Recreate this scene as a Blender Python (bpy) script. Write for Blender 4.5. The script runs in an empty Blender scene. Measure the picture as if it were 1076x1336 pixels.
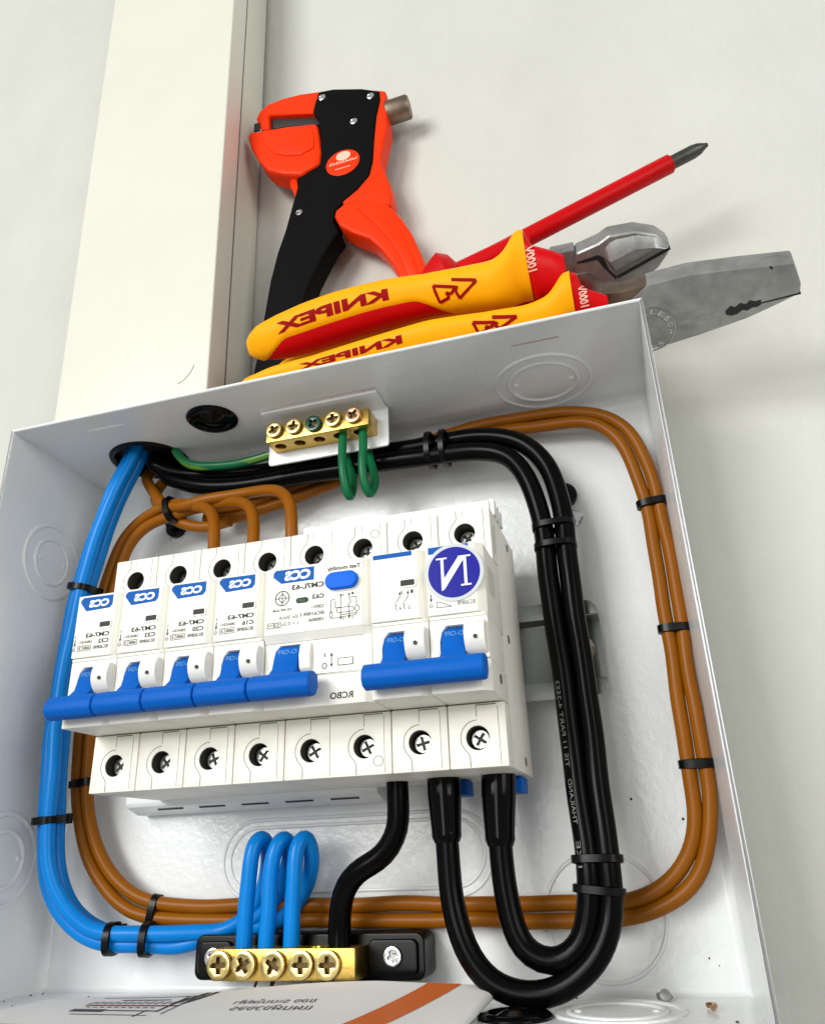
import bpy, bmesh, math, random
from mathutils import Vector, Matrix

# ------------------------------------------------------------------ camera, world, lamps, exposure
S = bpy.context.scene
MM = 0.001
cam_data = bpy.data.cameras.new("camera")
cam = bpy.data.objects.new("camera", cam_data)
S.collection.objects.link(cam)
cam_data.sensor_fit = 'VERTICAL'
cam_data.sensor_height = 36.0
cam_data.lens = 36.0 * 1027.04 / 1336.0
cam_data.clip_start = 0.01
cam_data.clip_end = 50.0
_r = Vector((0.9559667606, 0.2915273209, -0.0337546109))
_d = Vector((-0.1481061018, 0.3799437863, -0.9130757372))
_f = Vector((-0.2533616687, 0.8778693185, 0.4063906057))
m = Matrix.Identity(4)
for i in range(3):
    m[i][0] = _r[i]; m[i][1] = -_d[i]; m[i][2] = -_f[i]
CAMP = Vector((240.58, -294.08, 40.51))
m.translation = CAMP * MM
cam.matrix_world = m
S.camera = cam
CAM_POS = CAMP

w = bpy.data.worlds.new("World")
S.world = w
w.use_nodes = True
nt = w.node_tree
bg = nt.nodes["Background"]
tc = nt.nodes.new("ShaderNodeTexCoord")
sx = nt.nodes.new("ShaderNodeSeparateXYZ")
mr = nt.nodes.new("ShaderNodeMapRange")
mr.inputs[1].default_value = -1; mr.inputs[2].default_value = 1
rmp = nt.nodes.new("ShaderNodeValToRGB")
rmp.color_ramp.elements[0].position = 0.25; rmp.color_ramp.elements[0].color = (0.80, 0.80, 0.78, 1)
rmp.color_ramp.elements[1].position = 0.85; rmp.color_ramp.elements[1].color = (0.98, 0.99, 1.0, 1)
nt.links.new(tc.outputs["Generated"], sx.inputs[0])
nt.links.new(sx.outputs[2], mr.inputs[0])
nt.links.new(mr.outputs[0], rmp.inputs[0])
nt.links.new(rmp.outputs[0], bg.inputs[0])
bg.inputs[1].default_value = 0.40

def lamp(name, pos, target, sx_, sy_, watts, col):
    d = bpy.data.lights.new(name, 'AREA')
    d.shape = 'RECTANGLE'; d.size = sx_; d.size_y = sy_; d.energy = watts; d.color = col
    o = bpy.data.objects.new(name, d)
    S.collection.objects.link(o)
    p = Vector(pos) * MM
    o.location = p
    o.rotation_euler = (Vector(target) * MM - p).to_track_quat('-Z', 'Y').to_euler()
    return o
lamp("window_light", (-724, -1912, 700), (128, 0, 120), 0.9, 0.9, 36.0, (1.0, 0.995, 0.97))
lamp("front_light", (40, -1100, 60), (150, 0, 120), 0.30, 0.40, 1.8, (1.0, 0.99, 0.96))
lamp("right_fill_light", (1050, -800, 330), (60, 0, 250), 0.5, 0.5, 4.0, (1.0, 0.98, 0.92))  # added fill from the right; no known lamp stands there
S.view_settings.view_transform = 'Standard'
S.view_settings.look = 'None'
S.view_settings.gamma = 1.0
S.view_settings.use_curve_mapping = False
S.view_settings.exposure = 0.0

# ------------------------------------------------------------------ measured data (millimetres)
# x right, y into the wall (wall face near 0), z up; origin = inner lower left back corner of the box
W, H, D = 257.0, 212.4, 63.0
BX, BY, BZ = 54.7, -12.6, 106.8
BLUE = [(35.0,-28.0,232.0),(34.5,-28.5,218.0),(30.7,-29.0,205.9),(27.4,-30.0,197.7),(20.6,-30.0,174.4),(16.3,-29.0,157.4),(12.8,-28.0,136.4),(11.7,-28.0,112.4),(12.2,-28.0,91.1),(13.7,-28.0,70.9),(14.0,-27.0,57.2),(15.1,-26.0,46.8),(17.5,-25.0,38.9),(23.4,-22.0,27.7),(35.7,-18.0,19.5),(51.1,-15.0,18.4),(67.5,-11.0,17.9)]
LOOP1 = [(81.0,-8.0,20.4),(90.0,-8.0,24.2),(96.2,-9.0,31.1),(100.3,-12.0,41.0),(102.0,-16.0,48.1),(100.8,-20.0,51.6),(98.8,-22.0,46.6),(97.9,-22.0,36.4),(97.1,-21.5,24.5),(96.8,-21.0,15.7)]
LOOP2 = [(83.6,-7.0,20.3),(94.6,-8.0,24.2),(102.3,-9.0,30.4),(108.2,-12.0,40.8),(110.7,-16.0,47.2),(109.8,-20.0,51.5),(107.7,-22.0,46.3),(106.1,-22.0,36.2),(105.5,-21.5,24.4),(105.1,-21.0,15.7)]
LOOP3 = [(86.1,-6.0,19.7),(99.2,-8.0,22.1),(108.4,-9.0,26.4),(116.0,-12.0,35.6),(119.3,-16.0,45.4),(117.7,-20.0,51.1),(115.9,-22.0,46.0),(115.0,-22.0,35.9),(114.6,-21.5,24.3),(114.3,-21.0,15.6)]
BROWNPAIR = [(57.6,-22.0,185.6),(43.7,-20.0,185.0),(32.2,-18.0,180.9),(25.4,-17.0,173.1),(21.5,-16.0,161.3),(18.6,-15.0,140.9),(16.3,-14.0,117.9),(15.7,-13.0,92.8),(16.8,-12.0,71.8),(20.0,-11.0,55.9),(26.8,-10.0,43.3),(36.7,-9.0,33.4),(50.1,-8.0,27.6),(70.6,-7.0,26.2),(113.4,-7.0,25.5),(155.8,-7.0,25.0),(194.9,-7.0,24.3),(219.4,-7.0,24.1),(231.0,-8.0,25.9),(240.3,-9.0,30.5),(247.4,-10.0,38.6),(250.5,-11.0,47.4),(251.8,-11.0,61.1),(251.8,-12.0,75.4),(252.0,-12.0,95.6),(252.4,-12.0,119.9),(252.6,-12.0,146.1),(251.8,-12.0,162.3),(249.6,-12.0,178.3),(245.2,-12.0,191.9),(236.7,-12.0,199.6),(223.9,-11.0,202.8),(209.9,-10.0,204.4),(196.9,-9.0,205.4),(176.8,-8.0,204.1)]
BDROP1 = [(57.6,-22.0,185.6),(65.3,-24.0,184.2),(72.8,-28.0,180.6),(80.5,-34.0,172.3),(83.6,-37.0,163.9),(84.6,-38.0,153.5)]
BDROP2 = [(56.3,-20.0,185.9),(69.8,-22.0,183.6),(82.6,-25.0,182.7),(92.7,-30.0,178.2),(99.2,-35.0,170.6),(101.0,-37.0,162.8),(101.6,-38.0,154.3)]
BSHORT = [(43.0,-9.0,232.0),(42.5,-9.0,214.0),(37.3,-14.0,198.9),(46.4,-18.0,186.9),(54.4,-18.0,180.4),(68.0,-18.0,176.1),(79.7,-19.0,176.8)]
BDROP3 = [(33.0,-9.0,232.0),(34.0,-10.0,214.0),(32.4,-15.0,208.4),(39.8,-18.0,196.7),(48.9,-22.0,187.8),(59.5,-25.0,184.8),(69.1,-26.0,184.9),(83.0,-26.0,184.7),(98.4,-28.0,184.1),(109.2,-32.0,180.1),(115.7,-36.0,172.1),(117.9,-38.0,163.1),(117.9,-38.0,154.1)]
BROWNTAIL = [(176.8,-8.0,204.1),(145.8,-8.0,199.6),(117.8,-9.0,193.0),(92.8,-10.0,187.5),(75.4,-12.0,183.2),(61.8,-14.0,186.1)]
BLACKA = [(46.0,-12.0,232.0),(46.5,-14.0,214.0),(44.2,-19.0,206.3),(57.9,-20.0,197.7),(79.1,-20.0,192.8),(115.4,-20.0,192.0),(149.8,-20.0,191.5),(169.5,-20.0,190.6),(189.2,-20.0,189.7),(200.7,-21.0,185.0),(208.2,-22.0,172.8),(211.7,-22.0,154.7),(212.1,-23.0,130.3),(213.3,-24.0,104.9),(214.4,-27.0,66.8),(215.2,-30.0,37.7),(214.0,-30.0,25.3),(209.9,-30.0,15.8),(202.1,-30.0,11.8),(195.2,-30.0,14.5),(191.2,-30.0,21.2),(189.3,-30.0,32.5),(189.0,-30.0,47.3),(190.0,-30.0,65.7)]
BLACKB = [(40.0,-18.0,232.0),(41.0,-20.0,214.0),(41.6,-24.0,209.1),(52.7,-19.0,204.4),(76.4,-16.0,200.8),(113.5,-16.0,199.4),(148.5,-16.0,198.8),(168.7,-16.0,198.2),(191.7,-18.0,196.9),(207.1,-20.0,189.7),(216.4,-21.0,176.7),(219.6,-22.0,159.6),(219.5,-23.0,135.1),(220.3,-24.0,104.2),(220.9,-27.0,66.4),(221.1,-30.0,37.5),(220.2,-30.0,25.2),(215.8,-31.0,14.5),(205.7,-31.0,6.7),(194.3,-31.0,4.1),(183.3,-31.0,7.4),(175.9,-31.0,16.2),(172.8,-30.0,28.2),(171.9,-30.0,43.5),(171.6,-30.0,66.8)]
BLACKN = [(154.8,-28.0,70.5),(155.0,-28.0,60.6),(154.2,-27.0,50.9),(148.9,-26.0,42.9),(139.3,-25.0,37.9),(133.6,-23.0,32.0),(131.5,-21.0,23.1),(131.5,-21.0,15.1)]
GREEN1 = [(137.8,-35.0,198.9),(137.9,-36.0,191.9),(138.3,-37.0,184.3),(138.9,-36.0,176.4),(139.7,-33.0,171.4),(140.1,-29.0,178.0),(138.9,-27.0,184.8),(136.1,-25.0,191.3),(134.7,-24.0,197.2)]
GREEN2 = [(146.5,-35.0,199.3),(146.6,-36.0,191.7),(146.7,-37.0,184.2),(147.0,-36.0,176.4),(148.0,-33.0,171.7),(149.0,-29.0,177.9),(148.0,-27.0,185.3),(145.7,-25.0,191.7),(144.4,-24.0,198.3)]
GREENYELLOW = [(54.0,-25.0,232.0),(53.5,-27.0,215.0),(62.4,-27.0,203.4),(78.8,-27.0,200.0),(93.5,-27.0,199.9),(110.0,-28.0,201.8),(119.1,-29.0,204.3)]
t_blue1 = [(14.4,-28.0,152.1)]
t_blue2 = [(14.0,-27.0,59.4)]
t_blue3 = [(39.6,-17.0,18.9)]
t_brL = [(16.1,-12.0,74.2)]
t_brB = [(51.8,-8.0,27.4)]
t_brR1 = [(251.9,-12.0,159.2)]
t_brR2 = [(252.5,-12.0,112.4)]
t_brR3 = [(252.4,-12.0,67.6)]
t_k1 = [(169.1,-18.0,194.6)]
t_k2 = [(176.2,-18.0,194.6)]
t_k3 = [(216.0,-22.0,152.7)]
t_k4 = [(217.8,-22.0,142.8)]
t_k5 = [(217.5,-30.0,39.3)]
t_k6 = [(217.5,-30.0,32.2)]
t_brT = [(57.2,-22.0,185.7)]
ST_BODY = [(116.0,-18.0,428.1),(125.0,-18.0,426.8),(141.3,-18.0,420.5),(151.4,-18.0,414.6),(151.5,-18.0,407.4),(149.2,-18.0,396.1),(147.7,-18.0,379.7),(146.8,-18.0,365.2),(144.8,-18.0,356.2),(138.3,-18.0,348.9),(130.7,-18.0,343.6),(126.6,-18.0,338.7),(126.0,-18.0,331.2),(128.5,-18.0,324.4),(124.6,-18.0,319.6),(119.8,-18.0,310.8),(115.0,-18.0,300.5),(111.6,-18.0,290.1),(109.5,-18.0,276.9),(108.1,-18.0,265.1),(107.5,-18.0,254.7),(87.3,-18.0,259.5),(88.4,-18.0,269.9),(89.7,-18.0,280.6),(92.4,-18.0,304.0),(95.6,-18.0,320.9),(99.6,-18.0,334.9),(103.0,-18.0,351.2),(105.3,-18.0,361.7),(104.4,-18.0,367.7),(108.4,-18.0,369.7),(111.0,-18.0,372.1),(116.5,-18.0,375.2),(117.2,-18.0,382.5),(115.4,-18.0,386.5),(118.0,-18.0,389.0),(117.2,-18.0,399.7),(116.4,-18.0,406.2),(112.8,-18.0,413.9),(114.1,-18.0,420.6)]
ST_UJAW = [(117.0,-17.0,429.3),(105.0,-17.0,432.0),(93.5,-17.0,432.8),(84.9,-17.0,431.6),(80.0,-17.0,427.9),(78.1,-17.0,423.1),(79.8,-17.0,417.8),(82.2,-17.0,412.0),(87.0,-17.0,411.4),(86.0,-17.0,422.8),(114.5,-17.0,413.1),(117.1,-17.0,418.8)]
ST_LJAW = [(116.1,-19.5,402.3),(118.0,-19.5,389.1),(118.8,-19.5,380.3),(118.2,-19.5,372.1),(111.7,-19.5,369.5),(107.8,-19.5,367.5),(97.0,-19.5,372.1),(88.6,-19.5,377.6),(82.7,-19.5,386.5),(77.1,-19.5,399.0),(75.2,-19.5,406.8),(75.7,-19.5,411.1),(81.5,-19.5,409.4),(99.9,-19.5,406.4)]
ST_GAP = [(83.6,-14.0,427.2),(115.2,-14.0,417.6),(116.0,-14.0,407.4),(97.1,-14.0,413.2),(84.2,-14.0,415.3)]
ST_LEVER = [(100.4,-18.0,370.0),(101.9,-18.0,371.1),(105.8,-18.0,367.3),(106.2,-18.0,361.4),(104.2,-18.0,354.8),(102.7,-18.0,359.3),(100.2,-18.0,366.7)]
ST_BACK = [(148.4,-17.2,417.5),(154.3,-17.2,414.4),(154.7,-17.2,388.0),(152.2,-17.2,375.6),(150.7,-17.2,366.2),(152.1,-17.2,357.7),(154.9,-17.2,348.8),(156.0,-17.2,339.1),(155.2,-17.2,333.3),(150.2,-17.2,335.7),(144.1,-17.2,340.0),(137.9,-17.2,342.0),(130.4,-17.2,342.1),(129.1,-17.2,344.9),(138.0,-17.2,350.6),(144.1,-17.2,357.3),(146.1,-17.2,366.3),(146.9,-17.2,380.9),(148.4,-17.2,397.3),(150.5,-17.2,408.8)]
ST_TRIG = [(127.0,-19.5,337.2),(132.6,-19.5,340.8),(139.4,-19.5,340.5),(146.2,-19.5,338.9),(152.2,-19.5,334.8),(156.8,-19.5,329.0),(161.4,-19.5,320.9),(165.9,-19.5,310.7),(169.8,-19.5,297.5),(172.5,-19.5,285.8),(173.4,-19.5,276.1),(173.1,-19.5,265.7),(163.1,-19.5,268.4),(160.7,-19.5,279.6),(159.2,-19.5,285.4),(156.0,-19.5,294.6),(150.4,-19.5,305.4),(144.6,-19.5,313.7),(136.2,-19.5,319.9),(129.5,-19.5,326.5),(126.6,-19.5,333.5)]
ST_TRIGIN = [(138.4,-20.2,334.4),(146.4,-20.2,334.5),(151.7,-20.2,330.3),(156.9,-20.2,322.4),(161.3,-20.2,312.2),(165.5,-20.2,298.2),(168.4,-20.2,285.0),(168.8,-20.2,280.8),(163.9,-20.2,283.6),(160.3,-20.2,296.9),(154.3,-20.2,310.8),(147.4,-20.2,322.5)]
ST_KNOB = [(154.3,-18.0,404.5),(161.2,-18.0,401.8),(158.0,-18.0,410.7),(157.6,-18.0,395.4)]
ST_SCREWS = [(118.6,-18.0,421.7),(146.3,-18.0,411.7),(136.8,-18.0,396.6),(107.2,-18.0,343.1)]
ST_LOGO = [(130.7,-18.0,369.3),(139.9,-18.0,366.8),(130.6,-18.0,377.9),(131.0,-18.0,373.8),(135.2,-18.0,372.3)]
COMBI_FRAME = [(232.4782,-50.0,224.0471),(0.9929,0.0392,-0.112),(-0.078,0.927,-0.367),(-0.0894,-0.3731,-0.9235)]
COMBI_HEAD = [(28.5,-7.8),(41.8,-10.2),(59.0,-10.6),(75.6,-10.6),(78.6,-2.5),(78.8,1.2),(69.7,5.9),(62.0,9.5),(45.9,14.9),(32.3,18.8),(27.5,19.1),(22.7,17.3),(19.7,13.3),(19.0,6.9),(20.4,0.9),(23.0,-2.8)]
COMBI_NECK = [(12.2,-6.0),(19.3,-5.7),(28.1,-7.6),(30.6,2.0),(22.9,7.3),(14.2,7.4)]
COMBI_PIVOT = [(28.7,10.5),(37.5,10.9),(28.7,3.0),(28.8,18.5)]
COMBI_TEETH = [(54.7,5.5),(56.4,3.4),(58.0,4.1),(59.5,2.6),(61.5,3.3),(62.6,1.9),(64.6,2.5),(66.3,2.0),(66.5,4.1),(65.2,4.9),(63.7,4.9),(62.2,6.0),(60.5,5.6),(59.0,7.0),(57.0,7.5),(55.2,7.0)]
COMBI_GROOVE = [(39.0,10.1),(39.4,8.0),(47.2,6.4),(54.9,4.9),(55.5,6.8),(48.9,8.1)]
COMBI_CUT = [(65.9,3.3),(78.8,0.7),(79.0,1.3),(66.1,3.8)]
COMBI_NIP = [(67.7,-10.4),(68.5,-10.4),(69.1,-9.4),(68.5,-9.1)]
CUTTER_FRAME = [(219.9564,-44.0,252.717),(0.9988,0.0382,-0.0291),(-0.0464,0.9264,-0.3737),(-0.0127,-0.3746,-0.9271)]
CUTTER_LOWER = [(18.2,-3.3),(27.1,-5.7),(31.1,-8.0),(40.7,-7.9),(48.5,-5.0),(52.4,-1.3),(53.5,1.1),(52.7,3.8),(49.0,9.0),(43.4,13.1),(34.8,16.8),(28.6,17.6),(22.6,16.1),(18.2,11.4),(17.1,3.7)]
CUTTER_UPPER = [(27.7,-0.9),(29.3,-4.9),(31.8,-7.4),(40.7,-7.5),(48.1,-4.9),(51.9,-1.4),(53.3,1.2),(33.6,9.7),(30.9,5.4)]
CUTTER_RIDGE = [(30.7,1.3),(40.4,-2.2),(47.5,-1.6),(51.9,-0.1)]
CUTTER_NECK = [(8.6,-4.2),(12.8,-4.3),(18.1,-4.5),(18.1,2.9),(19.3,10.6),(11.8,9.1),(7.3,6.1)]
CUTTER_CUT = [(33.2,9.2),(53.3,1.0),(53.5,1.7),(33.5,10.2)]
CUTTER_NOTCH = [(18.3,0.3),(26.8,-1.1),(28.7,0.6),(30.4,5.8),(33.2,9.5),(32.6,10.6),(28.6,5.0),(26.2,0.9),(18.7,1.1)]
CUTTER_FOOT = [(16.9,5.3),(22.5,5.3),(26.9,9.9),(27.8,16.6),(21.7,15.4)]
HUP_TOP = [(101.1,-50.0,241.0),(101.6,-50.0,244.4),(103.8,-50.0,249.7),(114.4,-50.0,253.4),(125.9,-50.0,256.3),(140.4,-50.0,258.4),(160.0,-50.0,259.0),(180.9,-50.0,257.0),(197.3,-50.0,256.2),(208.8,-50.0,256.3),(213.8,-50.0,261.0),(217.1,-50.0,267.5),(221.4,-50.0,267.7),(222.2,-50.0,260.1),(227.9,-50.0,256.8),(232.1,-50.0,254.0),(234.7,-50.0,251.4)]
HUP_BOT = [(101.1,-50.0,239.4),(102.8,-50.0,235.9),(108.9,-50.0,231.8),(119.0,-50.0,229.8),(130.2,-50.0,230.1),(143.6,-50.0,231.7),(161.8,-50.0,233.9),(181.5,-50.0,234.8),(197.4,-50.0,233.2),(208.1,-50.0,231.9),(213.4,-50.0,231.6),(217.2,-50.0,231.3),(219.7,-50.0,231.0),(223.2,-50.0,230.4),(226.8,-50.0,229.8),(230.3,-50.0,229.6),(233.6,-50.0,229.4)]
HLO_TOP = [(102.7,-56.0,218.6),(104.7,-56.0,220.4),(108.4,-56.0,221.3),(116.1,-56.0,223.2),(131.7,-56.0,224.3),(157.1,-56.0,227.2),(181.4,-56.0,229.4),(205.1,-56.0,227.5),(219.5,-56.0,226.8),(226.8,-56.0,229.1),(231.0,-56.0,234.6),(233.0,-56.0,237.6),(238.1,-56.0,237.6),(238.9,-56.0,230.3),(242.4,-56.0,227.3),(245.6,-56.0,225.0),(246.8,-56.0,224.0)]
HLO_BOT = [(103.6,-56.0,215.5),(105.8,-56.0,212.2),(110.4,-56.0,209.0),(118.0,-56.0,208.1),(134.2,-56.0,208.8),(158.8,-56.0,211.6),(182.4,-56.0,212.9),(205.6,-56.0,211.4),(219.8,-56.0,210.3),(226.7,-56.0,210.3),(230.8,-56.0,210.2),(233.3,-56.0,210.3),(237.0,-56.0,210.0),(239.2,-56.0,210.5),(242.4,-56.0,210.3),(245.1,-56.0,210.9),(247.3,-56.0,211.7)]
SCREWSHAFT = [(192.4,-34.0,268.9),(281.1,-35.0,297.9)]
SCREWTIP = [(281.1,-35.0,297.9),(296.0,-35.2,303.0)]
SCREWHANDLE = [(148.0,-33.6,253.5),(220.7,-34.3,276.8)]
# ------------------------------------------------------------------ helpers
random.seed(7)
PI = math.pi
MATS = {}
def mat(name, col, rough=0.45, metal=0.0, bump=0.0, bscale=900.0, var=0.0, vscale=60.0, coat=0.0, spec=0.5, bdist=0.0004):
    if name in MATS: return MATS[name]
    M = bpy.data.materials.new(name); M.use_nodes = True
    t = M.node_tree; b = t.nodes["Principled BSDF"]
    b.inputs["Base Color"].default_value = (*col, 1)
    b.inputs["Roughness"].default_value = rough
    b.inputs["Metallic"].default_value = metal
    b.inputs["Specular IOR Level"].default_value = spec
    if coat: b.inputs["Coat Weight"].default_value = coat; b.inputs["Coat Roughness"].default_value = 0.12
    c = None
    if bump or var:
        c = t.nodes.new("ShaderNodeTexCoord")
    if bump:
        n = t.nodes.new("ShaderNodeTexNoise"); n.inputs["Scale"].default_value = bscale; n.inputs["Detail"].default_value = 3
        bp = t.nodes.new("ShaderNodeBump"); bp.inputs["Strength"].default_value = bump; bp.inputs["Distance"].default_value = bdist
        t.links.new(c.outputs["Object"], n.inputs["Vector"]); t.links.new(n.outputs["Fac"], bp.inputs["Height"])
        t.links.new(bp.outputs[0], b.inputs["Normal"])
    if var:
        n = t.nodes.new("ShaderNodeTexNoise"); n.inputs["Scale"].default_value = vscale; n.inputs["Detail"].default_value = 5
        n.inputs["Roughness"].default_value = 0.65
        r = t.nodes.new("ShaderNodeValToRGB")
        r.color_ramp.elements[0].position = 0.3; r.color_ramp.elements[1].position = 0.7
        r.color_ramp.elements[0].color = (*[v * (1 - var) for v in col], 1)
        r.color_ramp.elements[1].color = (*[min(1, v * (1 + var * 0.5)) for v in col], 1)
        t.links.new(c.outputs["Object"], n.inputs["Vector"]); t.links.new(n.outputs["Fac"], r.inputs[0])
        t.links.new(r.outputs[0], b.inputs["Base Color"])
        r2 = t.nodes.new("ShaderNodeMapRange")
        r2.inputs[3].default_value = max(0.02, rough - 0.08); r2.inputs[4].default_value = min(1, rough + 0.12)
        t.links.new(n.outputs["Fac"], r2.inputs[0]); t.links.new(r2.outputs[0], b.inputs["Roughness"])
    MATS[name] = M
    return M

M_COAT = mat("white_powder_coat", (0.80, 0.82, 0.82), 0.22, bump=0.28, bscale=430, bdist=0.0006, var=0.05, vscale=18)
M_WALL = mat("painted_plaster", (0.60, 0.605, 0.555), 0.8, bump=0.5, bscale=260, bdist=0.0009, var=0.06, vscale=14)
M_DUCT = mat("cream_trunking_plastic", (0.71, 0.71, 0.625), 0.38, var=0.03, vscale=12)
M_CREAM = mat("cream_breaker_plastic", (0.84, 0.825, 0.745), 0.42, bump=0.08, bscale=1500, var=0.025, vscale=50)
M_WHITE = mat("white_plastic", (0.82, 0.83, 0.82), 0.4, var=0.03)
M_SEAM = mat("seam_shadow_and_scuff_grey", (0.16, 0.155, 0.13), 0.7)
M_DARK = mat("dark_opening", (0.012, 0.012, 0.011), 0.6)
M_BLUE = mat("blue_toggle_plastic", (0.0, 0.11, 0.50), 0.5, spec=0.14, bump=0.1, bscale=1500, var=0.06, vscale=80)
M_BLUEINK = mat("blue_label_ink", (0.0, 0.10, 0.40), 0.5, spec=0.12)
M_NAVY = mat("navy_sticker", (0.002, 0.004, 0.29), 0.35, spec=0.12)
M_INK = mat("black_print", (0.015, 0.015, 0.015), 0.6)
M_WINK = mat("white_print", (0.85, 0.88, 0.88), 0.5)
M_PALEBLUE = mat("pale_blue_print", (0.15, 0.40, 0.75), 0.5)
M_CLEAR = mat("pale_sticker_rim", (0.52, 0.56, 0.57), 0.4)
M_BLUEW = mat("blue_pvc_insulation", (0.0, 0.21, 0.66), 0.28, spec=0.2, var=0.08, vscale=60)
M_BROWNW = mat("brown_pvc_insulation", (0.27, 0.085, 0.002), 0.34, spec=0.18, var=0.10, vscale=60)
M_BLACKW = mat("black_pvc_insulation", (0.0015, 0.0015, 0.0015), 0.22, var=0.1, vscale=50, spec=0.09)
M_SLEEVE = mat("black_heat_shrink", (0.0015, 0.0015, 0.0015), 0.12, spec=0.14)
M_GREENW = mat("green_pvc_insulation", (0.001, 0.13, 0.045), 0.36, spec=0.3, var=0.1, vscale=80)
M_YELLOWS = mat("yellow_stripe_insulation", (0.09, 0.22, 0.015), 0.35)
M_TIE = mat("black_nylon_tie", (0.0015, 0.0015, 0.0015), 0.28, spec=0.2)
M_BRASS = mat("brass", (0.60, 0.40, 0.10), 0.30, metal=1.0, bump=0.15, bscale=700, var=0.14, vscale=160)
M_BRASS2 = mat("screw_brass", (0.60, 0.47, 0.20), 0.26, metal=1.0, var=0.18, vscale=300)
M_COPPER = mat("coppery_screw", (0.62, 0.35, 0.20), 0.26, metal=1.0, var=0.18, vscale=300)
M_STEEL = mat("tool_steel", (0.40, 0.405, 0.39), 0.42, metal=0.8, bump=0.15, bscale=600, var=0.30, vscale=110)
M_STEELD = mat("dark_screw_steel", (0.42, 0.42, 0.40), 0.30, metal=1.0, var=0.2, vscale=300)
M_ZINC = mat("zinc_plated_rail", (0.30, 0.315, 0.29), 0.36, metal=1.0, var=0.12, vscale=60)
M_SCREW = mat("bright_screw_steel", (0.75, 0.77, 0.78), 0.2, metal=1.0)
M_RECESS = mat("dark_brass_recess", (0.10, 0.065, 0.02), 0.4, metal=0.7)
M_GSCREW = mat("dark_green_screw", (0.004, 0.05, 0.03), 0.25)
M_BPLAST = mat("black_base_plastic", (0.002, 0.002, 0.002), 0.28, spec=0.2)
M_PAPER = mat("leaflet_paper", (0.80, 0.79, 0.76), 0.6, bump=0.25, bscale=60, bdist=0.001, var=0.04, vscale=20)
M_ORANGEINK = mat("orange_print", (0.62, 0.13, 0.015), 0.55)
M_REDINK = mat("brownish_red_print", (0.22, 0.04, 0.03), 0.6)
M_ORANGE = mat("orange_tool_plastic", (0.88, 0.036, 0.0), 0.38, spec=0.15, bump=0.1, bscale=900, var=0.08, vscale=30)
M_TBLACK = mat("black_tool_plastic", (0.002, 0.002, 0.002), 0.55, bump=0.3, bscale=1400, spec=0.07)
M_YEL = mat("yellow_grip", (0.95, 0.41, 0.0), 0.45, spec=0.15, bump=0.12, bscale=900, var=0.05, vscale=40)
M_RED = mat("red_grip", (0.56, 0.0, 0.002), 0.38, spec=0.15, bump=0.1, bscale=900, var=0.08, vscale=40)
M_REDTXT = mat("dark_red_lettering", (0.30, 0.0, 0.002), 0.6, spec=0.1)
M_PINKTXT = mat("pale_pink_lettering", (0.86, 0.45, 0.36), 0.5)
M_PEACH = mat("peach_print", (0.90, 0.55, 0.40), 0.5)
M_RUST = mat("rust_tinted_steel", (0.26, 0.20, 0.15), 0.42, metal=1.0, var=0.35, vscale=120)
M_LED = mat("dark_green_lens", (0.008, 0.045, 0.02), 0.35, spec=0.2)

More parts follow.
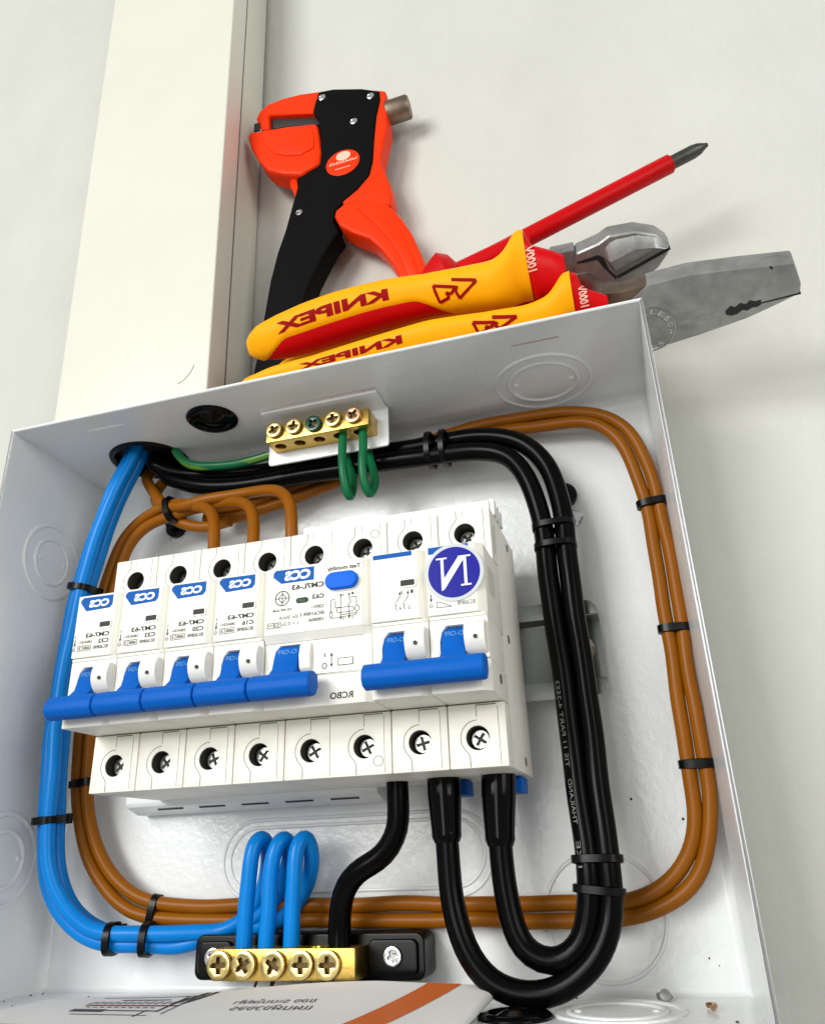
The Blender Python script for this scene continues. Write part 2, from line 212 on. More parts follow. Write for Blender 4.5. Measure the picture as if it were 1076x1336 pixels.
_t = M_WALL.node_tree
_mp = _t.nodes.new("ShaderNodeMapping"); _mp.inputs["Scale"].default_value = (1.0, 1.0, 0.6); _mp.inputs["Rotation"].default_value = (0, 0.12, 0)
_tc = [n for n in _t.nodes if n.type == 'TEX_COORD'][0]
_t.links.new(_tc.outputs["Object"], _mp.inputs["Vector"])
for _n in [n for n in _t.nodes if n.type == 'TEX_NOISE']: _t.links.new(_mp.outputs[0], _n.inputs["Vector"])
COL = S.collection
class MB:
    def __init__(s): s.v = []; s.f = []
    def add(s, vs, fs):
        o = len(s.v); s.v += [tuple(q) for q in vs]; s.f += [tuple(i + o for i in q) for q in fs]; return s
    def box(s, x0, x1, y0, y1, z0, z1):
        return s.add([(x0,y0,z0),(x1,y0,z0),(x1,y1,z0),(x0,y1,z0),(x0,y0,z1),(x1,y0,z1),(x1,y1,z1),(x0,y1,z1)],
                     [(0,1,2,3),(4,7,6,5),(0,4,5,1),(1,5,6,2),(2,6,7,3),(3,7,4,0)])
    def prism(s, poly, c0, c1, fn):
        n = len(poly)
        return s.add([fn(a, b, c0) for a, b in poly] + [fn(a, b, c1) for a, b in poly],
                     [tuple(range(n)), tuple(range(2*n-1, n-1, -1))] + [(i, n+i, n+(i+1) % n, (i+1) % n) for i in range(n)])
    def sheet(s, poly, fn):
        return s.add([fn(a, b) for a, b in poly], [tuple(range(len(poly)))])
    def plate(s, outer, holes, c0, c1, fn):
        vs = []; fs = []
        loops = [outer] + holes
        for ci, c in enumerate((c0, c1)):
            bm = bmesh.new(); ed = []
            for lp in loops:
                vv = [bm.verts.new((a, b, 0)) for a, b in lp]
                ed += [bm.edges.new((vv[i], vv[(i+1) % len(vv)])) for i in range(len(vv))]
            bm.verts.index_update()
            bmesh.ops.triangle_fill(bm, use_beauty=True, use_dissolve=False, edges=ed)
            o = len(vs)
            bm.verts.index_update()
            vs += [fn(q.co.x, q.co.y, c) for q in bm.verts]
            fs += [tuple(o + q.index for q in f.verts) for f in bm.faces]
            bm.free()
        n = len(vs) // 2; k = 0
        for lp in loops:
            L = len(lp)
            fs += [(k+i, k+(i+1) % L, n+k+(i+1) % L, n+k+i) for i in range(L)]
            k += L
        return s.add(vs, fs)
    def tube(s, path, r, n=12, closed=False, caps=True, flat=None):
        P = [Vector(q) for q in path]; N = len(P)
        rr = r if isinstance(r, (list, tuple)) else [r] * N
        up = None; vs = []; fs = []
        for i in range(N):
            t = (P[(i+1) % N] - P[i-1]) if closed else (P[min(i+1, N-1)] - P[max(i-1, 0)])
            t.normalize()
            if up is None:
                up = Vector((0,0,1)) if abs(t.z) < 0.9 else Vector((0,1,0))
            up = (up - t * up.dot(t)).normalized()
            b = t.cross(up)
            for k in range(n):
                a = 2*PI*k/n
                o = up*math.cos(a)*rr[i] + b*math.sin(a)*rr[i]
                if flat: o = o - flat[0]*o.dot(flat[0])*(1-flat[1])
                vs.append(tuple(P[i] + o))
        M = N if closed else N-1
        for i in range(M):
            j = (i+1) % N
            for k in range(n):
                l = (k+1) % n
                fs.append((i*n+k, i*n+l, j*n+l, j*n+k))
        if caps and not closed:
            fs += [tuple(range(n)), tuple(range((N-1)*n + n-1, (N-1)*n - 1, -1))]
        return s.add(vs, fs)
    def lathe(s, prof, org, axis, n=24):
        ax = Vector(axis).normalized(); o = Vector(org)
        u = ax.orthogonal().normalized(); v = ax.cross(u); vs = []; fs = []
        for r, h in prof:
            for k in range(n):
                a = 2*PI*k/n; vs.append(tuple(o + ax*h + u*(math.cos(a)*r) + v*(math.sin(a)*r)))
        for i in range(len(prof)-1):
            for k in range(n):
                l = (k+1) % n; fs.append((i*n+k, i*n+l, (i+1)*n+l, (i+1)*n+k))
        fs += [tuple(range(n)), tuple(range((len(prof)-1)*n+n-1, (len(prof)-1)*n-1, -1))]
        return s.add(vs, fs)

def mesh_from(name, mb, bevel=0.0, seg=2, angle=32, off=(0,0,0), recalc=True):
    bm = bmesh.new()
    vv = [bm.verts.new(((a-off[0])*MM, (b-off[1])*MM, (c-off[2])*MM)) for a, b, c in mb.v]
    for f in mb.f:
        if len(set(f)) < 3: continue
        try: bm.faces.new([vv[i] for i in f])
        except ValueError: pass
    if recalc: bmesh.ops.recalc_face_normals(bm, faces=bm.faces)
    if bevel:
        ed = [e for e in bm.edges if len(e.link_faces) == 2 and e.calc_face_angle(0) > math.radians(angle)]
        bmesh.ops.bevel(bm, geom=ed, offset=bevel*MM, segments=seg, affect='EDGES', profile=0.6, clamp_overlap=True)
    me = bpy.data.meshes.new(name); bm.to_mesh(me); bm.free()
    for pl in me.polygons: pl.use_smooth = True
    me.set_sharp_from_angle(angle=math.radians(angle))
    return me

def obj(name, mb, material, parent=None, bevel=0.0, seg=2, angle=32, cache=None, key=None, recalc=True):
    off = parent["_loc"] if parent is not None else None
    if parent is None:
        xs = [q[0] for q in mb.v]; ys = [q[1] for q in mb.v]; zs = [q[2] for q in mb.v]
        off = ((min(xs)+max(xs))/2, (min(ys)+max(ys))/2, min(zs))
    me = cache.get(key) if cache is not None else None
    if me is None:
        me = mesh_from(name, mb, bevel, seg, angle, off, recalc); me.materials.append(material)
        if cache is not None: cache[key] = me
    o = bpy.data.objects.new(name, me); COL.objects.link(o)
    if parent is None: o.location = Vector(off)*MM
    else: o.parent = parent
    o["_loc"] = off
    return o
def tag(o, label=None, cat=None, group=None, kind=None):
    if label: o["label"] = label
    if cat: o["category"] = cat
    if group: o["group"] = group
    if kind: o["kind"] = kind
    return o
def thing(name, loc, label, cat, group=None):
    o = bpy.data.objects.new(name, None); COL.objects.link(o)
    o.empty_display_size = 0.01
    o.location = Vector(loc)*MM; o["_loc"] = tuple(loc)
    return tag(o, label, cat, group)
XZ = lambda y: (lambda a, b: (a, y, b))                  # flat print on a face looking at the viewer
XZc = lambda a, b, c: (a, c, b)
def circle(cx, cy, r, n=24, a0=0.0, a1=2*PI, ry=None):
    ry = r if ry is None else ry
    return [(cx + r*math.cos(a0+(a1-a0)*k/n), cy + ry*math.sin(a0+(a1-a0)*k/n)) for k in range(n)]
def rrect(x0, x1, y0, y1, r, n=5):
    out = []
    for cx, cy, a in ((x1-r, y1-r, 0), (x0+r, y1-r, PI/2), (x0+r, y0+r, PI), (x1-r, y0+r, 1.5*PI)):
        out += [(cx + r*math.cos(a + PI/2*k/n), cy + r*math.sin(a + PI/2*k/n)) for k in range(n+1)]
    return out
def crom(P, step=2.5, closed=False):
    P = [Vector(q) for q in P]; out = []
    Q = [P[0]*2-P[1]] + P + [P[-1]*2-P[-2]]
    for i in range(1, len(Q)-2):
        p0, p1, p2, p3 = Q[i-1:i+3]
        n = max(2, int((p2-p1).length/step))
        t0 = 0; t1 = t0 + max(1e-3, (p1-p0).length**0.5); t2 = t1 + max(1e-3, (p2-p1).length**0.5); t3 = t2 + max(1e-3, (p3-p2).length**0.5)
        for k in range(n):
            t = t1 + (t2-t1)*k/n
            a1 = p0*((t1-t)/(t1-t0)) + p1*((t-t0)/(t1-t0)); a2 = p1*((t2-t)/(t2-t1)) + p2*((t-t1)/(t2-t1)); a3 = p2*((t3-t)/(t3-t2)) + p3*((t-t2)/(t3-t2))
            b1 = a1*((t2-t)/(t2-t0)) + a2*((t-t0)/(t2-t0)); b2 = a2*((t3-t)/(t3-t1)) + a3*((t-t1)/(t3-t1))
            out.append(b1*((t2-t)/(t2-t1)) + b2*((t-t1)/(t2-t1)))
    out.append(P[-1])
    return out
def smooth(P, it=3):
    for _ in range(it):
        P = [P[0]] + [P[i]*0.5 + (P[i-1]+P[i+1])*0.25 for i in range(1, len(P)-1)] + [P[-1]]
    return P
def frames(P, ref=Vector((0,1,0))):
    T = []
    for i in range(len(P)):
        t = (P[min(i+1, len(P)-1)] - P[max(i-1, 0)]).normalized(); T.append(t)
    F = []; last = None
    for t in T:
        n = t.cross(ref)
        if n.length < 0.25 and last is not None: n = last
        n = (n - t*n.dot(t)).normalized()
        if last is not None and n.dot(last) < 0: n = -n
        last = n; F.append((t, n, t.cross(n)))
    return F
def offset_path(P, a, b):
    F = frames(P)
    o = [p + n*a + (q if q.y > 0 else -q)*b for p, (t, n, q) in zip(P, F)]
    return smooth(o, 2)

_TXT = {}
def text_mesh(s, bold=0.0):
    if (s, bold) in _TXT: return _TXT[(s, bold)]
    c = bpy.data.curves.new("t", 'FONT'); c.body = s; c.size = 1.0; c.resolution_u = 3; c.offset = bold
    o = bpy.data.objects.new("t", c); COL.objects.link(o)
    dg = bpy.context.evaluated_depsgraph_get()
    me = bpy.data.meshes.new_from_object(o.evaluated_get(dg))
    vs = [(q.co.x, q.co.y) for q in me.vertices]; fs = [tuple(q.vertices) for q in me.polygons]
    bpy.data.objects.remove(o); bpy.data.curves.remove(c); bpy.data.meshes.remove(me)
    x0 = min(q[0] for q in vs); x1 = max(q[0] for q in vs); y0 = min(q[1] for q in vs); y1 = max(q[1] for q in vs)
    _TXT[(s, bold)] = ([((a-x0)/(x1-x0), (b-y0)/(y1-y0)) for a, b in vs], fs)
    return _TXT[(s, bold)]
def fine_text(s, bold=0.0):
    """lettering cut into small triangles so that it can wrap a curved surface"""
    key = (s, bold, "f")
    if key in _TXT: return _TXT[key]
    vs, fs = text_mesh(s, bold)
    bm = bmesh.new(); vv = [bm.verts.new((a, b, 0)) for a, b in vs]
    for f in fs:
        try: bm.faces.new([vv[i] for i in f])
        except ValueError: pass
    bmesh.ops.triangulate(bm, faces=bm.faces)
    for _ in range(2):
        bmesh.ops.subdivide_edges(bm, edges=[e for e in bm.edges if e.calc_length() > 0.08], cuts=1)
        bmesh.ops.triangulate(bm, faces=bm.faces)
    bm.verts.index_update()
    _TXT[key] = ([(q.co.x, q.co.y) for q in bm.verts], [tuple(v.index for v in f.verts) for f in bm.faces])
    bm.free()
    return _TXT[key]
def put_text(mb, s, x0, x1, z0, z1, fn, shear=0.0, bold=0.0, skew=0.0):
    """lettering as the picture shows it (mirrored): first letter at the right, fitted in the rectangle"""
    vs, fs = text_mesh(s, bold*0.35)
    mb.add([fn(x1 - (x1-x0)*a - shear*b*(z1-z0), z0 + (z1-z0)*b + skew*(a-0.5)) for a, b in vs], fs)
_LC = [0]
def line(mb, pts, wd, fn):
    """printed or scored line of a given width"""
    for (a, b), (c, d) in zip(pts[:-1], pts[1:]):
        L = math.hypot(c-a, d-b) or 1e-6; nx, nz = -(d-b)/L*wd/2, (c-a)/L*wd/2; _LC[0] += 1; k_ = (_LC[0] % 7)*0.006
        mb.sheet([(a+nx, b+nz), (a-nx, b-nz), (c-nx, d-nz), (c+nx, d+nz)], lambda p_, q_: (fn(p_, q_)[0], fn(p_, q_)[1]-k_, fn(p_, q_)[2]))
def screw(parent, c, axis, r, material, name="terminal_screw", th=1.5, rot=0.0, slot=True):
    ax = Vector(axis).normalized(); c = Vector(c)
    u = Vector((1,0,0)) if abs(ax.x) < 0.8 else Vector((0,0,1))
    u = (u - ax*u.dot(ax)).normalized(); v = ax.cross(u)
    u, v = u*math.cos(rot)+v*math.sin(rot), v*math.cos(rot)-u*math.sin(rot)
    fn = lambda a, b, h: tuple(c + u*a + v*b + ax*h)
    k = 0.15*r; L = 0.56*r
    cross = [(k,k),(k,L),(-k,L),(-k,k),(-L,k),(-L,-k),(-k,-k),(-k,-L),(k,-L),(k,-k),(L,-k),(L,k)]
    mb = MB().plate(circle(0, 0, r, 20), [cross], 0.3, th, fn)
    o = obj(name, mb, material, parent, bevel=0.22*r*0.6, seg=2)
    b = MB().lathe([(r*0.9, -1.5), (r*0.9, 0.35)], c, ax, 14)
    obj("recess", b, M_RECESS if material is not M_SCREW else M_STEELD, o)
    if slot:
        q = MB()
        for sgn in (-1, 1):
            q.add([fn(*t) for t in ((sgn*L, -k*0.8, th+0.03), (sgn*r*0.97, -k*0.8, th-0.18), (sgn*r*0.97, k*0.8, th-0.18), (sgn*L, k*0.8, th+0.03))], [(0,1,2,3)])
        obj("slot", q, M_RECESS if material is not M_SCREW else M_STEELD, o)
    return o
# ------------------------------------------------------------------ wall (setting)
mb = MB()
nx, nz = 60, 60
X0, X1, Z0, Z1 = -900, 1300, -700, 1500
for j in range(nz+1):
    for i in range(nx+1):
        x = X0+(X1-X0)*i/nx; z = Z0+(Z1-Z0)*j/nz
        mb.v.append((x, 3.0 + 1.2*math.sin(x*0.013+z*0.004) + 0.8*math.sin(z*0.017-x*0.006) + (1.2 if abs(x-128) > 200 or z > 420 or z < -60 else 0) , z))
for j in range(nz):
    for i in range(nx):
        a = j*(nx+1)+i; mb.f.append((a, a+1, a+nx+2, a+nx+1))
tag(obj("wall", mb, M_WALL, recalc=False), kind="structure")
mb = MB()
for (x, z, r) in ((287, 88, 1.0), (283, 70, 0.8), (296, 61, 0.7), (301, 40, 0.9), (295, 34, 0.7), (322, 318, 1.3), (355, 330, 0.8), (182, 400, 0.7), (262, 430, 0.9), (272, 168, 1.2), (330, 150, 0.8), (300, 18, 0.8)):
    mb.lathe([(r, 0), (r*0.7, -0.5), (0.1, -0.7)], (x, 4.6, z), (0, 1, 0), 8)
tag(obj("wall_specks", mb, mat("dirt_grey", (0.30, 0.28, 0.24), 0.8)), kind="stuff")

# ------------------------------------------------------------------ trunking above the box
t = thing("cable_trunking", (32, 0, 214), "tall cream plastic cable trunking rising from the box top", "trunking")
def ring4(xl, xr, y0, y1, z): return [(xl, y0, z), (xr, y0, z), (xr, y1, z), (xl, y1, z)]
lo, hi = 214.6, 760.0
xl = lambda z: -3.2 - (z-214)*0.0315
xr = lambda z: 75.3 - (z-214)*0.0145
F = [(0,1,5,4),(1,2,6,5),(2,3,7,6),(3,0,4,7)]
def hollow(name, y0, y1, ins, material, dx):
    mb = MB()
    o0 = ring4(xl(lo)-dx, xr(lo)+dx, y0, y1, lo); o1 = ring4(xl(hi)-dx, xr(hi)+dx, y0, y1, hi)
    i0 = ring4(xl(lo)-dx+1.6, xr(lo)+dx-1.6, y0+ins, y1, lo); i1 = ring4(xl(hi)-dx+1.6, xr(hi)+dx-1.6, y0+ins, y1, hi)
    mb.add(o0+o1, [(0,1,5,4),(1,2,6,5),(3,0,4,7)]); mb.add(i0+i1, [(0,1,5,4),(1,2,6,5),(3,0,4,7)])
    mb.add(o0+i0, [(0,1,5,4),(1,2,6,5),(3,0,4,7)]); mb.add(o1+i1, [(0,1,5,4),(1,2,6,5),(3,0,4,7)])
    return obj(name, mb, material, t, bevel=0.9, seg=3, angle=60)
hollow("cover", -38.5, -24.5, 1.6, M_DUCT, 0.4)
hollow("base", -36.5, 2.6, 1.6, M_DUCT, -1.4)
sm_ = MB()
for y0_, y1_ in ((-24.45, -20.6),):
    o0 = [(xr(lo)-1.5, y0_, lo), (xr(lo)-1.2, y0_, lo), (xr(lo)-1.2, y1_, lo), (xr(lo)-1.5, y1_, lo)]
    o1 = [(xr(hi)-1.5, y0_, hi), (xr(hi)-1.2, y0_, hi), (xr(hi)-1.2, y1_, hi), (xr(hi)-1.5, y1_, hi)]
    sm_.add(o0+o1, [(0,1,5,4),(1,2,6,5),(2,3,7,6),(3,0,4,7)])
obj("lid_gap_shade", sm_, M_SEAM, t)  # dark strip painted in for the shade of the lid seam
obj("scuff", MB().tube(crom([(60.5, -38.55, 238.5), (63.5, -38.55, 240), (66.5, -38.55, 243.5), (68, -38.55, 247)], 1.0), 0.16, 5), M_SEAM, t)

# ------------------------------------------------------------------ enclosure
TH = 1.3
box = thing("enclosure_box", (W/2, -D/2, -TH), "open white powder coated steel distribution box mounted on the wall", "electrical box")
XYf = lambda z0: (lambda a, b, c: (a, b, c))
# top panel: plane z, thickness up
top_holes = [circle(38.5, -22, 17.2, 40), circle(83.5, -45, 9.6, 28)]
slots = [rrect(29, 46.4, -54.2, -53.0, 0.55, 3), rrect(210.8, 228.4, -53.2, -52.0, 0.55, 3), rrect(104.3, 155, -44.3, -43.0, 0.6, 3)]
mb = MB().plate([(-TH, -D), (W+TH, -D), (W+TH, 0), (-TH, 0)], top_holes+slots, H, H+TH, lambda a, b, c: (a, b, c))
obj("top_panel", mb, M_COAT, box)
bot_holes = [circle(191.5, -40, 9.6, 28)]
mb = MB().plate([(-TH, -D), (W+TH, -D), (W+TH, 0), (-TH, 0)], bot_holes, -TH, 0.0, lambda a, b, c: (a, b, c))
obj("bottom_panel", mb, M_COAT, box)
mb = MB().box(-TH, 0, -D, 0, 0.002, H-0.002); obj("left_panel", mb, M_COAT, box)
mb = MB().box(W, W+TH, -D, 0, 0.002, H-0.002); obj("right_panel", mb, M_COAT, box)
mb = MB().box(-TH, W+TH, 0.002, 1.6, -TH, H+TH); obj("back_panel", mb, M_COAT, box)
# rolled front rim, thin bright edge
mb = MB().tube([(-TH/2, -D, -TH/2), (W+TH/2, -D, -TH/2), (W+TH/2, -D, H+TH/2), (-TH/2, -D, H+TH/2)], 0.95, 10, closed=True)
obj("front_rim", mb, M_COAT, box)
# filleted inside corners (weld and paint build-up)
def fillet(name, a, b, u, v, r=3.0):
    a, b, u, v = Vector(a), Vector(b), Vector(u), Vector(v); mb = MB(); n = 6; vs = []
    for p in (a, b):
        for k in range(n+1):
            an = PI/2*k/n; vs.append(tuple(p + u*r*(1-math.sin(an)) + v*r*(1-math.cos(an))))
    mb.add(vs, [(k, k+1, n+2+k, n+1+k) for k in range(n)])
    obj(name, mb, M_COAT, box, angle=80)
e = 0.05
fillet("corner_fillet", (0, -e, 0), (0, -e, H), (1, 0, 0), (0, -1, 0))
fillet("corner_fillet", (W, -e, 0), (W, -e, H), (-1, 0, 0), (0, -1, 0))
fillet("corner_fillet", (0, -e, H), (W, -e, H), (0, 0, -1), (0, -1, 0), 4)
fillet("corner_fillet", (0, -e, 0), (W, -e, 0), (0, 0, 1), (0, -1, 0), 2)
def emboss(paths, fl, r=1.0, name="knockout"):
    mb = MB()
    for p in paths: mb.tube(p, r, 8, closed=True, flat=(Vector(fl), 0.7))
    return obj(name, mb, M_COAT, box, angle=80)
def ring3(c, u, v, r, n=48): c, u, v = Vector(c), Vector(u), Vector(v); return [tuple(c+u*math.cos(2*PI*k/n)*r+v*math.sin(2*PI*k/n)*r) for k in range(n)]
def knock(c, u, v, nrm, r1, r2):
    o = emboss([ring3(c, u, v, r1), ring3(c, u, v, r2)], nrm)
    mb = MB(); u, v, nn = Vector(u), Vector(v), Vector(nrm)
    for s in (-1, 1): mb.lathe([(1.2, -0.2), (1.1, 0.35), (0.6, 0.6), (0.05, 0.65)], Vector(c)+u*s*(r2-2.6)+v*(r2-8)*0.2*s, nn, 10)
    obj("pip", mb, M_COAT, o)
knock((218.7, -25, H), (1,0,0), (0,1,0), (0,0,-1), 18.6, 13.4)
knock((0, -30, 165.5), (0,1,0), (0,0,1), (1,0,0), 16.2, 10.0)
knock((0, -30, 46.5), (0,1,0), (0,0,1), (1,0,0), 16.2, 10.0)
knock((218.5, -28, 0), (1,0,0), (0,1,0), (0,0,1), 18.4, 13.4)
knock((60, -28, 0), (1,0,0), (0,1,0), (0,0,1), 18.4, 13.4)
def stadium(x0, x1, z0, z1, y=0.0, n=14):
    r = (z1-z0)/2; cz = (z0+z1)/2
    return [(x1-r+math.sin(PI*k/n)*r, y, cz+math.cos(PI*k/n)*r) for k in range(n+1)] + [(x0+r-math.sin(PI*k/n)*r, y, cz-math.cos(PI*k/n)*r) for k in range(n+1)]
emboss([stadium(75.5, 180.5, 29.3, 57.2), stadium(78.5, 177.5, 32.0, 54.5)], (0,-1,0), 0.7)
emboss([ring3((216, 0, 22.5), (1,0,0), (0,0,1), 19.2)], (0,-1,0), 0.7)
emboss([ring3((41.5, 0, 183), (1,0,0), (0,0,1), 4.2, 24)], (0,-1,0), 0.5)
# closed plugs and the cable entry grommet
def plug(c, nrm, r, name):
    o = obj(name, MB().lathe([(r+1.6, -0.0), (r+1.6, 0.7), (r+0.6, 1.5), (r-1.2, 1.6), (r-2.0, 0.6), (r*0.55, 0.9), (r*0.3, 1.9), (0.2, 2.3)], c, nrm, 32), M_SLEEVE, box, angle=50)
plug((83.5, -45, H), (0,0,-1), 9.0, "blanking_plug")
plug((191.5, -40, 0), (0,0,1), 9.0, "blanking_plug")
mb = MB().tube(ring3((38.5, -22, H+0.4), (1,0,0), (0,1,0), 16.4), 1.5, 10, closed=True)
gm = obj("grommet", mb, M_TIE, box)
obj("hole_shade_disc", MB().lathe([(17.0, 0), (17.0, 0.6)], (38.5, -22, H+4.0), (0,0,1), 32), M_DARK, gm)  # black disc added for the darkness inside the entry hole
obj("hole_shade_wall", MB().tube([(38.5, -22, H+0.5), (38.5, -22, H+4.5)], 17.0, 32, caps=False), M_DARK, gm)  # black ring carries the same painted darkness up to the disc
# rail support bracket under the breakers
mb = MB().prism([(-1.0, 61.0), (-6, 61.0), (-13.5, 63.4), (-14.5, 65.0), (-14.5, 68.6), (-12.8, 69.4), (-1.0, 69.4)], 39.5, 143, lambda a, b, c: (c, a, b))
br = obj("rail_bracket", mb, M_COAT, box, bevel=0.5)
mb = MB()
for x in (52, 70, 88, 106, 124): mb.prism([(-10.6, 62.38), (-11.6, 62.72), (-11.6, 62.55), (-10.6, 62.2)], x, x+11, lambda a, b, c: (c, a, b))
obj("slot", mb, M_DARK, br)
# adhesive tie mounts on the back
for x, z in ((41.5, 187), (219.5, 173)):
    obj("tie_mount", MB().lathe([(5.2, 0), (5.2, 2.2), (4.2, 3.0), (2.4, 3.2), (2.4, 7.0), (1.8, 7.6)], (x, 0, z), (0,-1,0), 20), M_TIE, box)
obj("mount_screw", MB().lathe([(3.4, 0), (3.4, 1.0), (2.6, 1.9), (0.4, 2.3)], (222.5, 0, 163), (0,-1,0), 16), M_SCREW, box)

# ------------------------------------------------------------------ din rail
zc = BZ+1.6
mb = MB()
prof = [(-12.5, 17.5), (-11.5, 17.5), (-11.5, 12.5), (-5.0, 12.0), (-5.0, -12.0), (-11.5, -12.5), (-11.5, -17.5), (-12.5, -17.5), (-12.5, -11.4), (-6.0, -10.9), (-6.0, 10.9), (-12.5, 11.4)]
mb.prism(prof, 46, 222.5, lambda a, b, c: (c, a, b+zc))
for s in (-1, 1):
    pts = [(222.5, s*11.8)] + [(222.5+4.6*math.sin(PI/2*k/6), s*(17.4-4.6+4.6*math.cos(PI/2*k/6))) for k in range(7)][::-1] + [(222.5, s*17.4)]
    pts = [(222.5, s*11.8), (227.1, s*11.8), (227.1, s*12.8), (226.4, s*15.1), (224.8, s*16.7), (222.5, s*17.4)]
    mb.prism(pts, -12.5, -11.5, lambda a, b, c: (a, c, b+zc))
mb.box(222.5, 227.1, -6.0, -5.0, zc-11.5, zc+11.5)
for s in (-1, 1): mb.add([(222.5,-6,zc+s*10.9),(227.1,-6,zc+s*10.9),(227.1,-12.5,zc+s*11.4),(222.5,-12.5,zc+s*11.4)], [(0,1,2,3)])
rail = obj("mounting_rail", mb, M_ZINC, None, bevel=0.25)
tag(rail, "grey metal top hat rail sticking out right of the breakers", "rail")
obj("rail_screw", MB().lathe([(4.6, 0), (4.6, 0.8), (3.6, 1.8), (0.4, 2.3)], (219.5, -6, zc+1), (0,-1,0), 20), M_SCREW, rail)

# ------------------------------------------------------------------ breakers
G = 0.14
YT, YF, YB = -56.7, -74.5, BY
def terminals(mb, x0, n, joined=False):
    for s in (-1, 1):
        za, zb = (22.9, 41.6)
        spans = [(0, n)] if joined else [(k, k+1) for k in range(n)]
        for a, b in spans:
            outer = [(x0+18*a+G, BZ+s*za), (x0+18*b-G, BZ+s*za), (x0+18*b-G, BZ+s*zb), (x0+18*a+G, BZ+s*zb)]
            holes = [circle(x0+9+18*k, BZ+s*33.0, 3.55, 20) for k in range(a, b)]
            mb.plate(outer, holes, YT, -47.9, XZc)
def hardware(parent, x0, n, seed, cache=None, joined=False):
    rnd = random.Random(seed)
    fn = XZ(YT-0.02)
    for k in range(n):
        for s in (-1, 1):
            seam = MB()
            cx, cz = x0+9+18*k, BZ+s*33.0
            mbs = MB().lathe([(3.4, -1.0), (3.4, 2.2), (2.7, 3.0), (0.3, 3.1)], (cx, -47.9 - (2.0 if s < 0 else 0.0), cz), (0,-1,0), 16)
            sc = obj("terminal_screw", mbs, M_STEELD, parent, cache=cache, key=("s", k, s))
            obj("well_shade_liner", MB().tube([(cx, YT+0.25, cz), (cx, -48.2, cz)], 3.5, 20, caps=False), mat("terminal_well_shade", (0.045, 0.043, 0.036), 0.5), parent, cache=cache, key=("w", k, s))  # dark liner puts the shade inside the screw hole into the colour
            a = rnd.uniform(0, PI); c = MB()
            for q in (a, a+PI/2):
                dx, dz = math.cos(q), math.sin(q)
                line(c, [(cx-dx*2.1, cz-dz*2.1), (cx+dx*2.1, cz+dz*2.1)], 0.95, XZ(-51.1 - (2.0 if s < 0 else 0.0)))
            obj("cross_slot", c, M_DARK, sc)
            arc = [(cx+5.2*math.cos(t), cz+5.2*math.sin(t)) for t in [PI/2 + (PI*0.78)*i/14 for i in range(15)]]
            if s < 0: pass
            else: arc = [(a_, 2*cz-b_) for a_, b_ in arc]
            line(seam, arc, 0.22, fn)
            line(seam, [arc[-1], (cx-2.6, cz+s*5.4)], 0.22, fn)
            line(seam, [(cx-2.6, cz+s*5.4), (cx-2.6, BZ+s*41.3)], 0.24, fn)
            if s < 0: line(seam, [(cx, cz+6.0), (cx, BZ-23.2)], 0.18, fn); line(seam, [(cx, BZ-23.4), (cx+6.2, BZ-23.4)], 0.3, fn)
            else: line(seam, [(cx-0.2, cz+6.0), (cx-0.2, BZ+41.3)], 0.14, fn)
            line(seam, [(cx+6.6, BZ+s*24.0), (cx+6.6, BZ+s*41.0)], 0.16, fn)
            obj("seam_line", seam, M_SEAM, parent, cache=cache, key=("seam", k, s))
def front_pole(mb, x0, w=18.0, full=18.0, tog=(3.3, 11.0), bump=True):
    """label face, toggle zone with opening, lower lip of one pole"""
    xa, xb = x0+G, x0+w-G
    ch = 2.6
    P = [(xa, YF), (xb-ch, YF), (xb, YF+2.4), (xb, -47.9), (xa, -47.9)]
    mb.prism(P, BZ+0.6, BZ+22.6, lambda a, b, c: (a, b, c))
    mb.prism([(xa, YF+0.8), (xb-1.0, YF+0.8), (xb, YF+1.8), (xb, -47.9), (xa, -47.9)], BZ-0.6, BZ+0.6, lambda a, b, c: (a, b, c))
    mb.plate([(xa, BZ-13.2), (xb, BZ-13.2), (xb, BZ-0.6), (xa, BZ-0.6)], [[(x0+tog[0], BZ-12.6), (x0+tog[1], BZ-12.6), (x0+tog[1], BZ-2.7), (x0+tog[0]+2.0, BZ-2.7), (x0+tog[0]+0.6, BZ-4.4), (x0+tog[0], BZ-7.2)]], YF+0.9, -52, XZc)
    mb.prism([(xa, YF+0.2), (xb-ch, YF+0.2), (xb, YF+2.2), (xb, -47.9), (xa, -47.9)], BZ-22.6, BZ-13.2, lambda a, b, c: (a, b, c))
def bump_dome(parent, x0, cache=None):
    """rounded lug with a pin hole right of the toggle"""
    mb = MB()
    prof = []
    for k in range(17):
        t = k/16; z = BZ-2.4-9.6*t
        y = YF+0.9 - 3.6*math.sin(PI*min(1, 0.12+t*0.88))**0.6
        prof.append((y, z))
    prof += [(YF+1.2, BZ-12.0), (YF+1.2, BZ-2.4)]
    mb.prism(prof, x0+11.15, x0+17.3, lambda a, b, c: (c, a, b))
    o = obj("toggle_lug", mb, M_CREAM, parent, bevel=0.9, seg=3, cache=cache, key="lug")
    obj("pin_hole", MB().lathe([(0.62, 0), (0.62, 0.35)], (x0+14.6, YF-2.6, BZ-7.6), (0,-1,0), 10), M_DARK, o, cache=cache, key="pin")
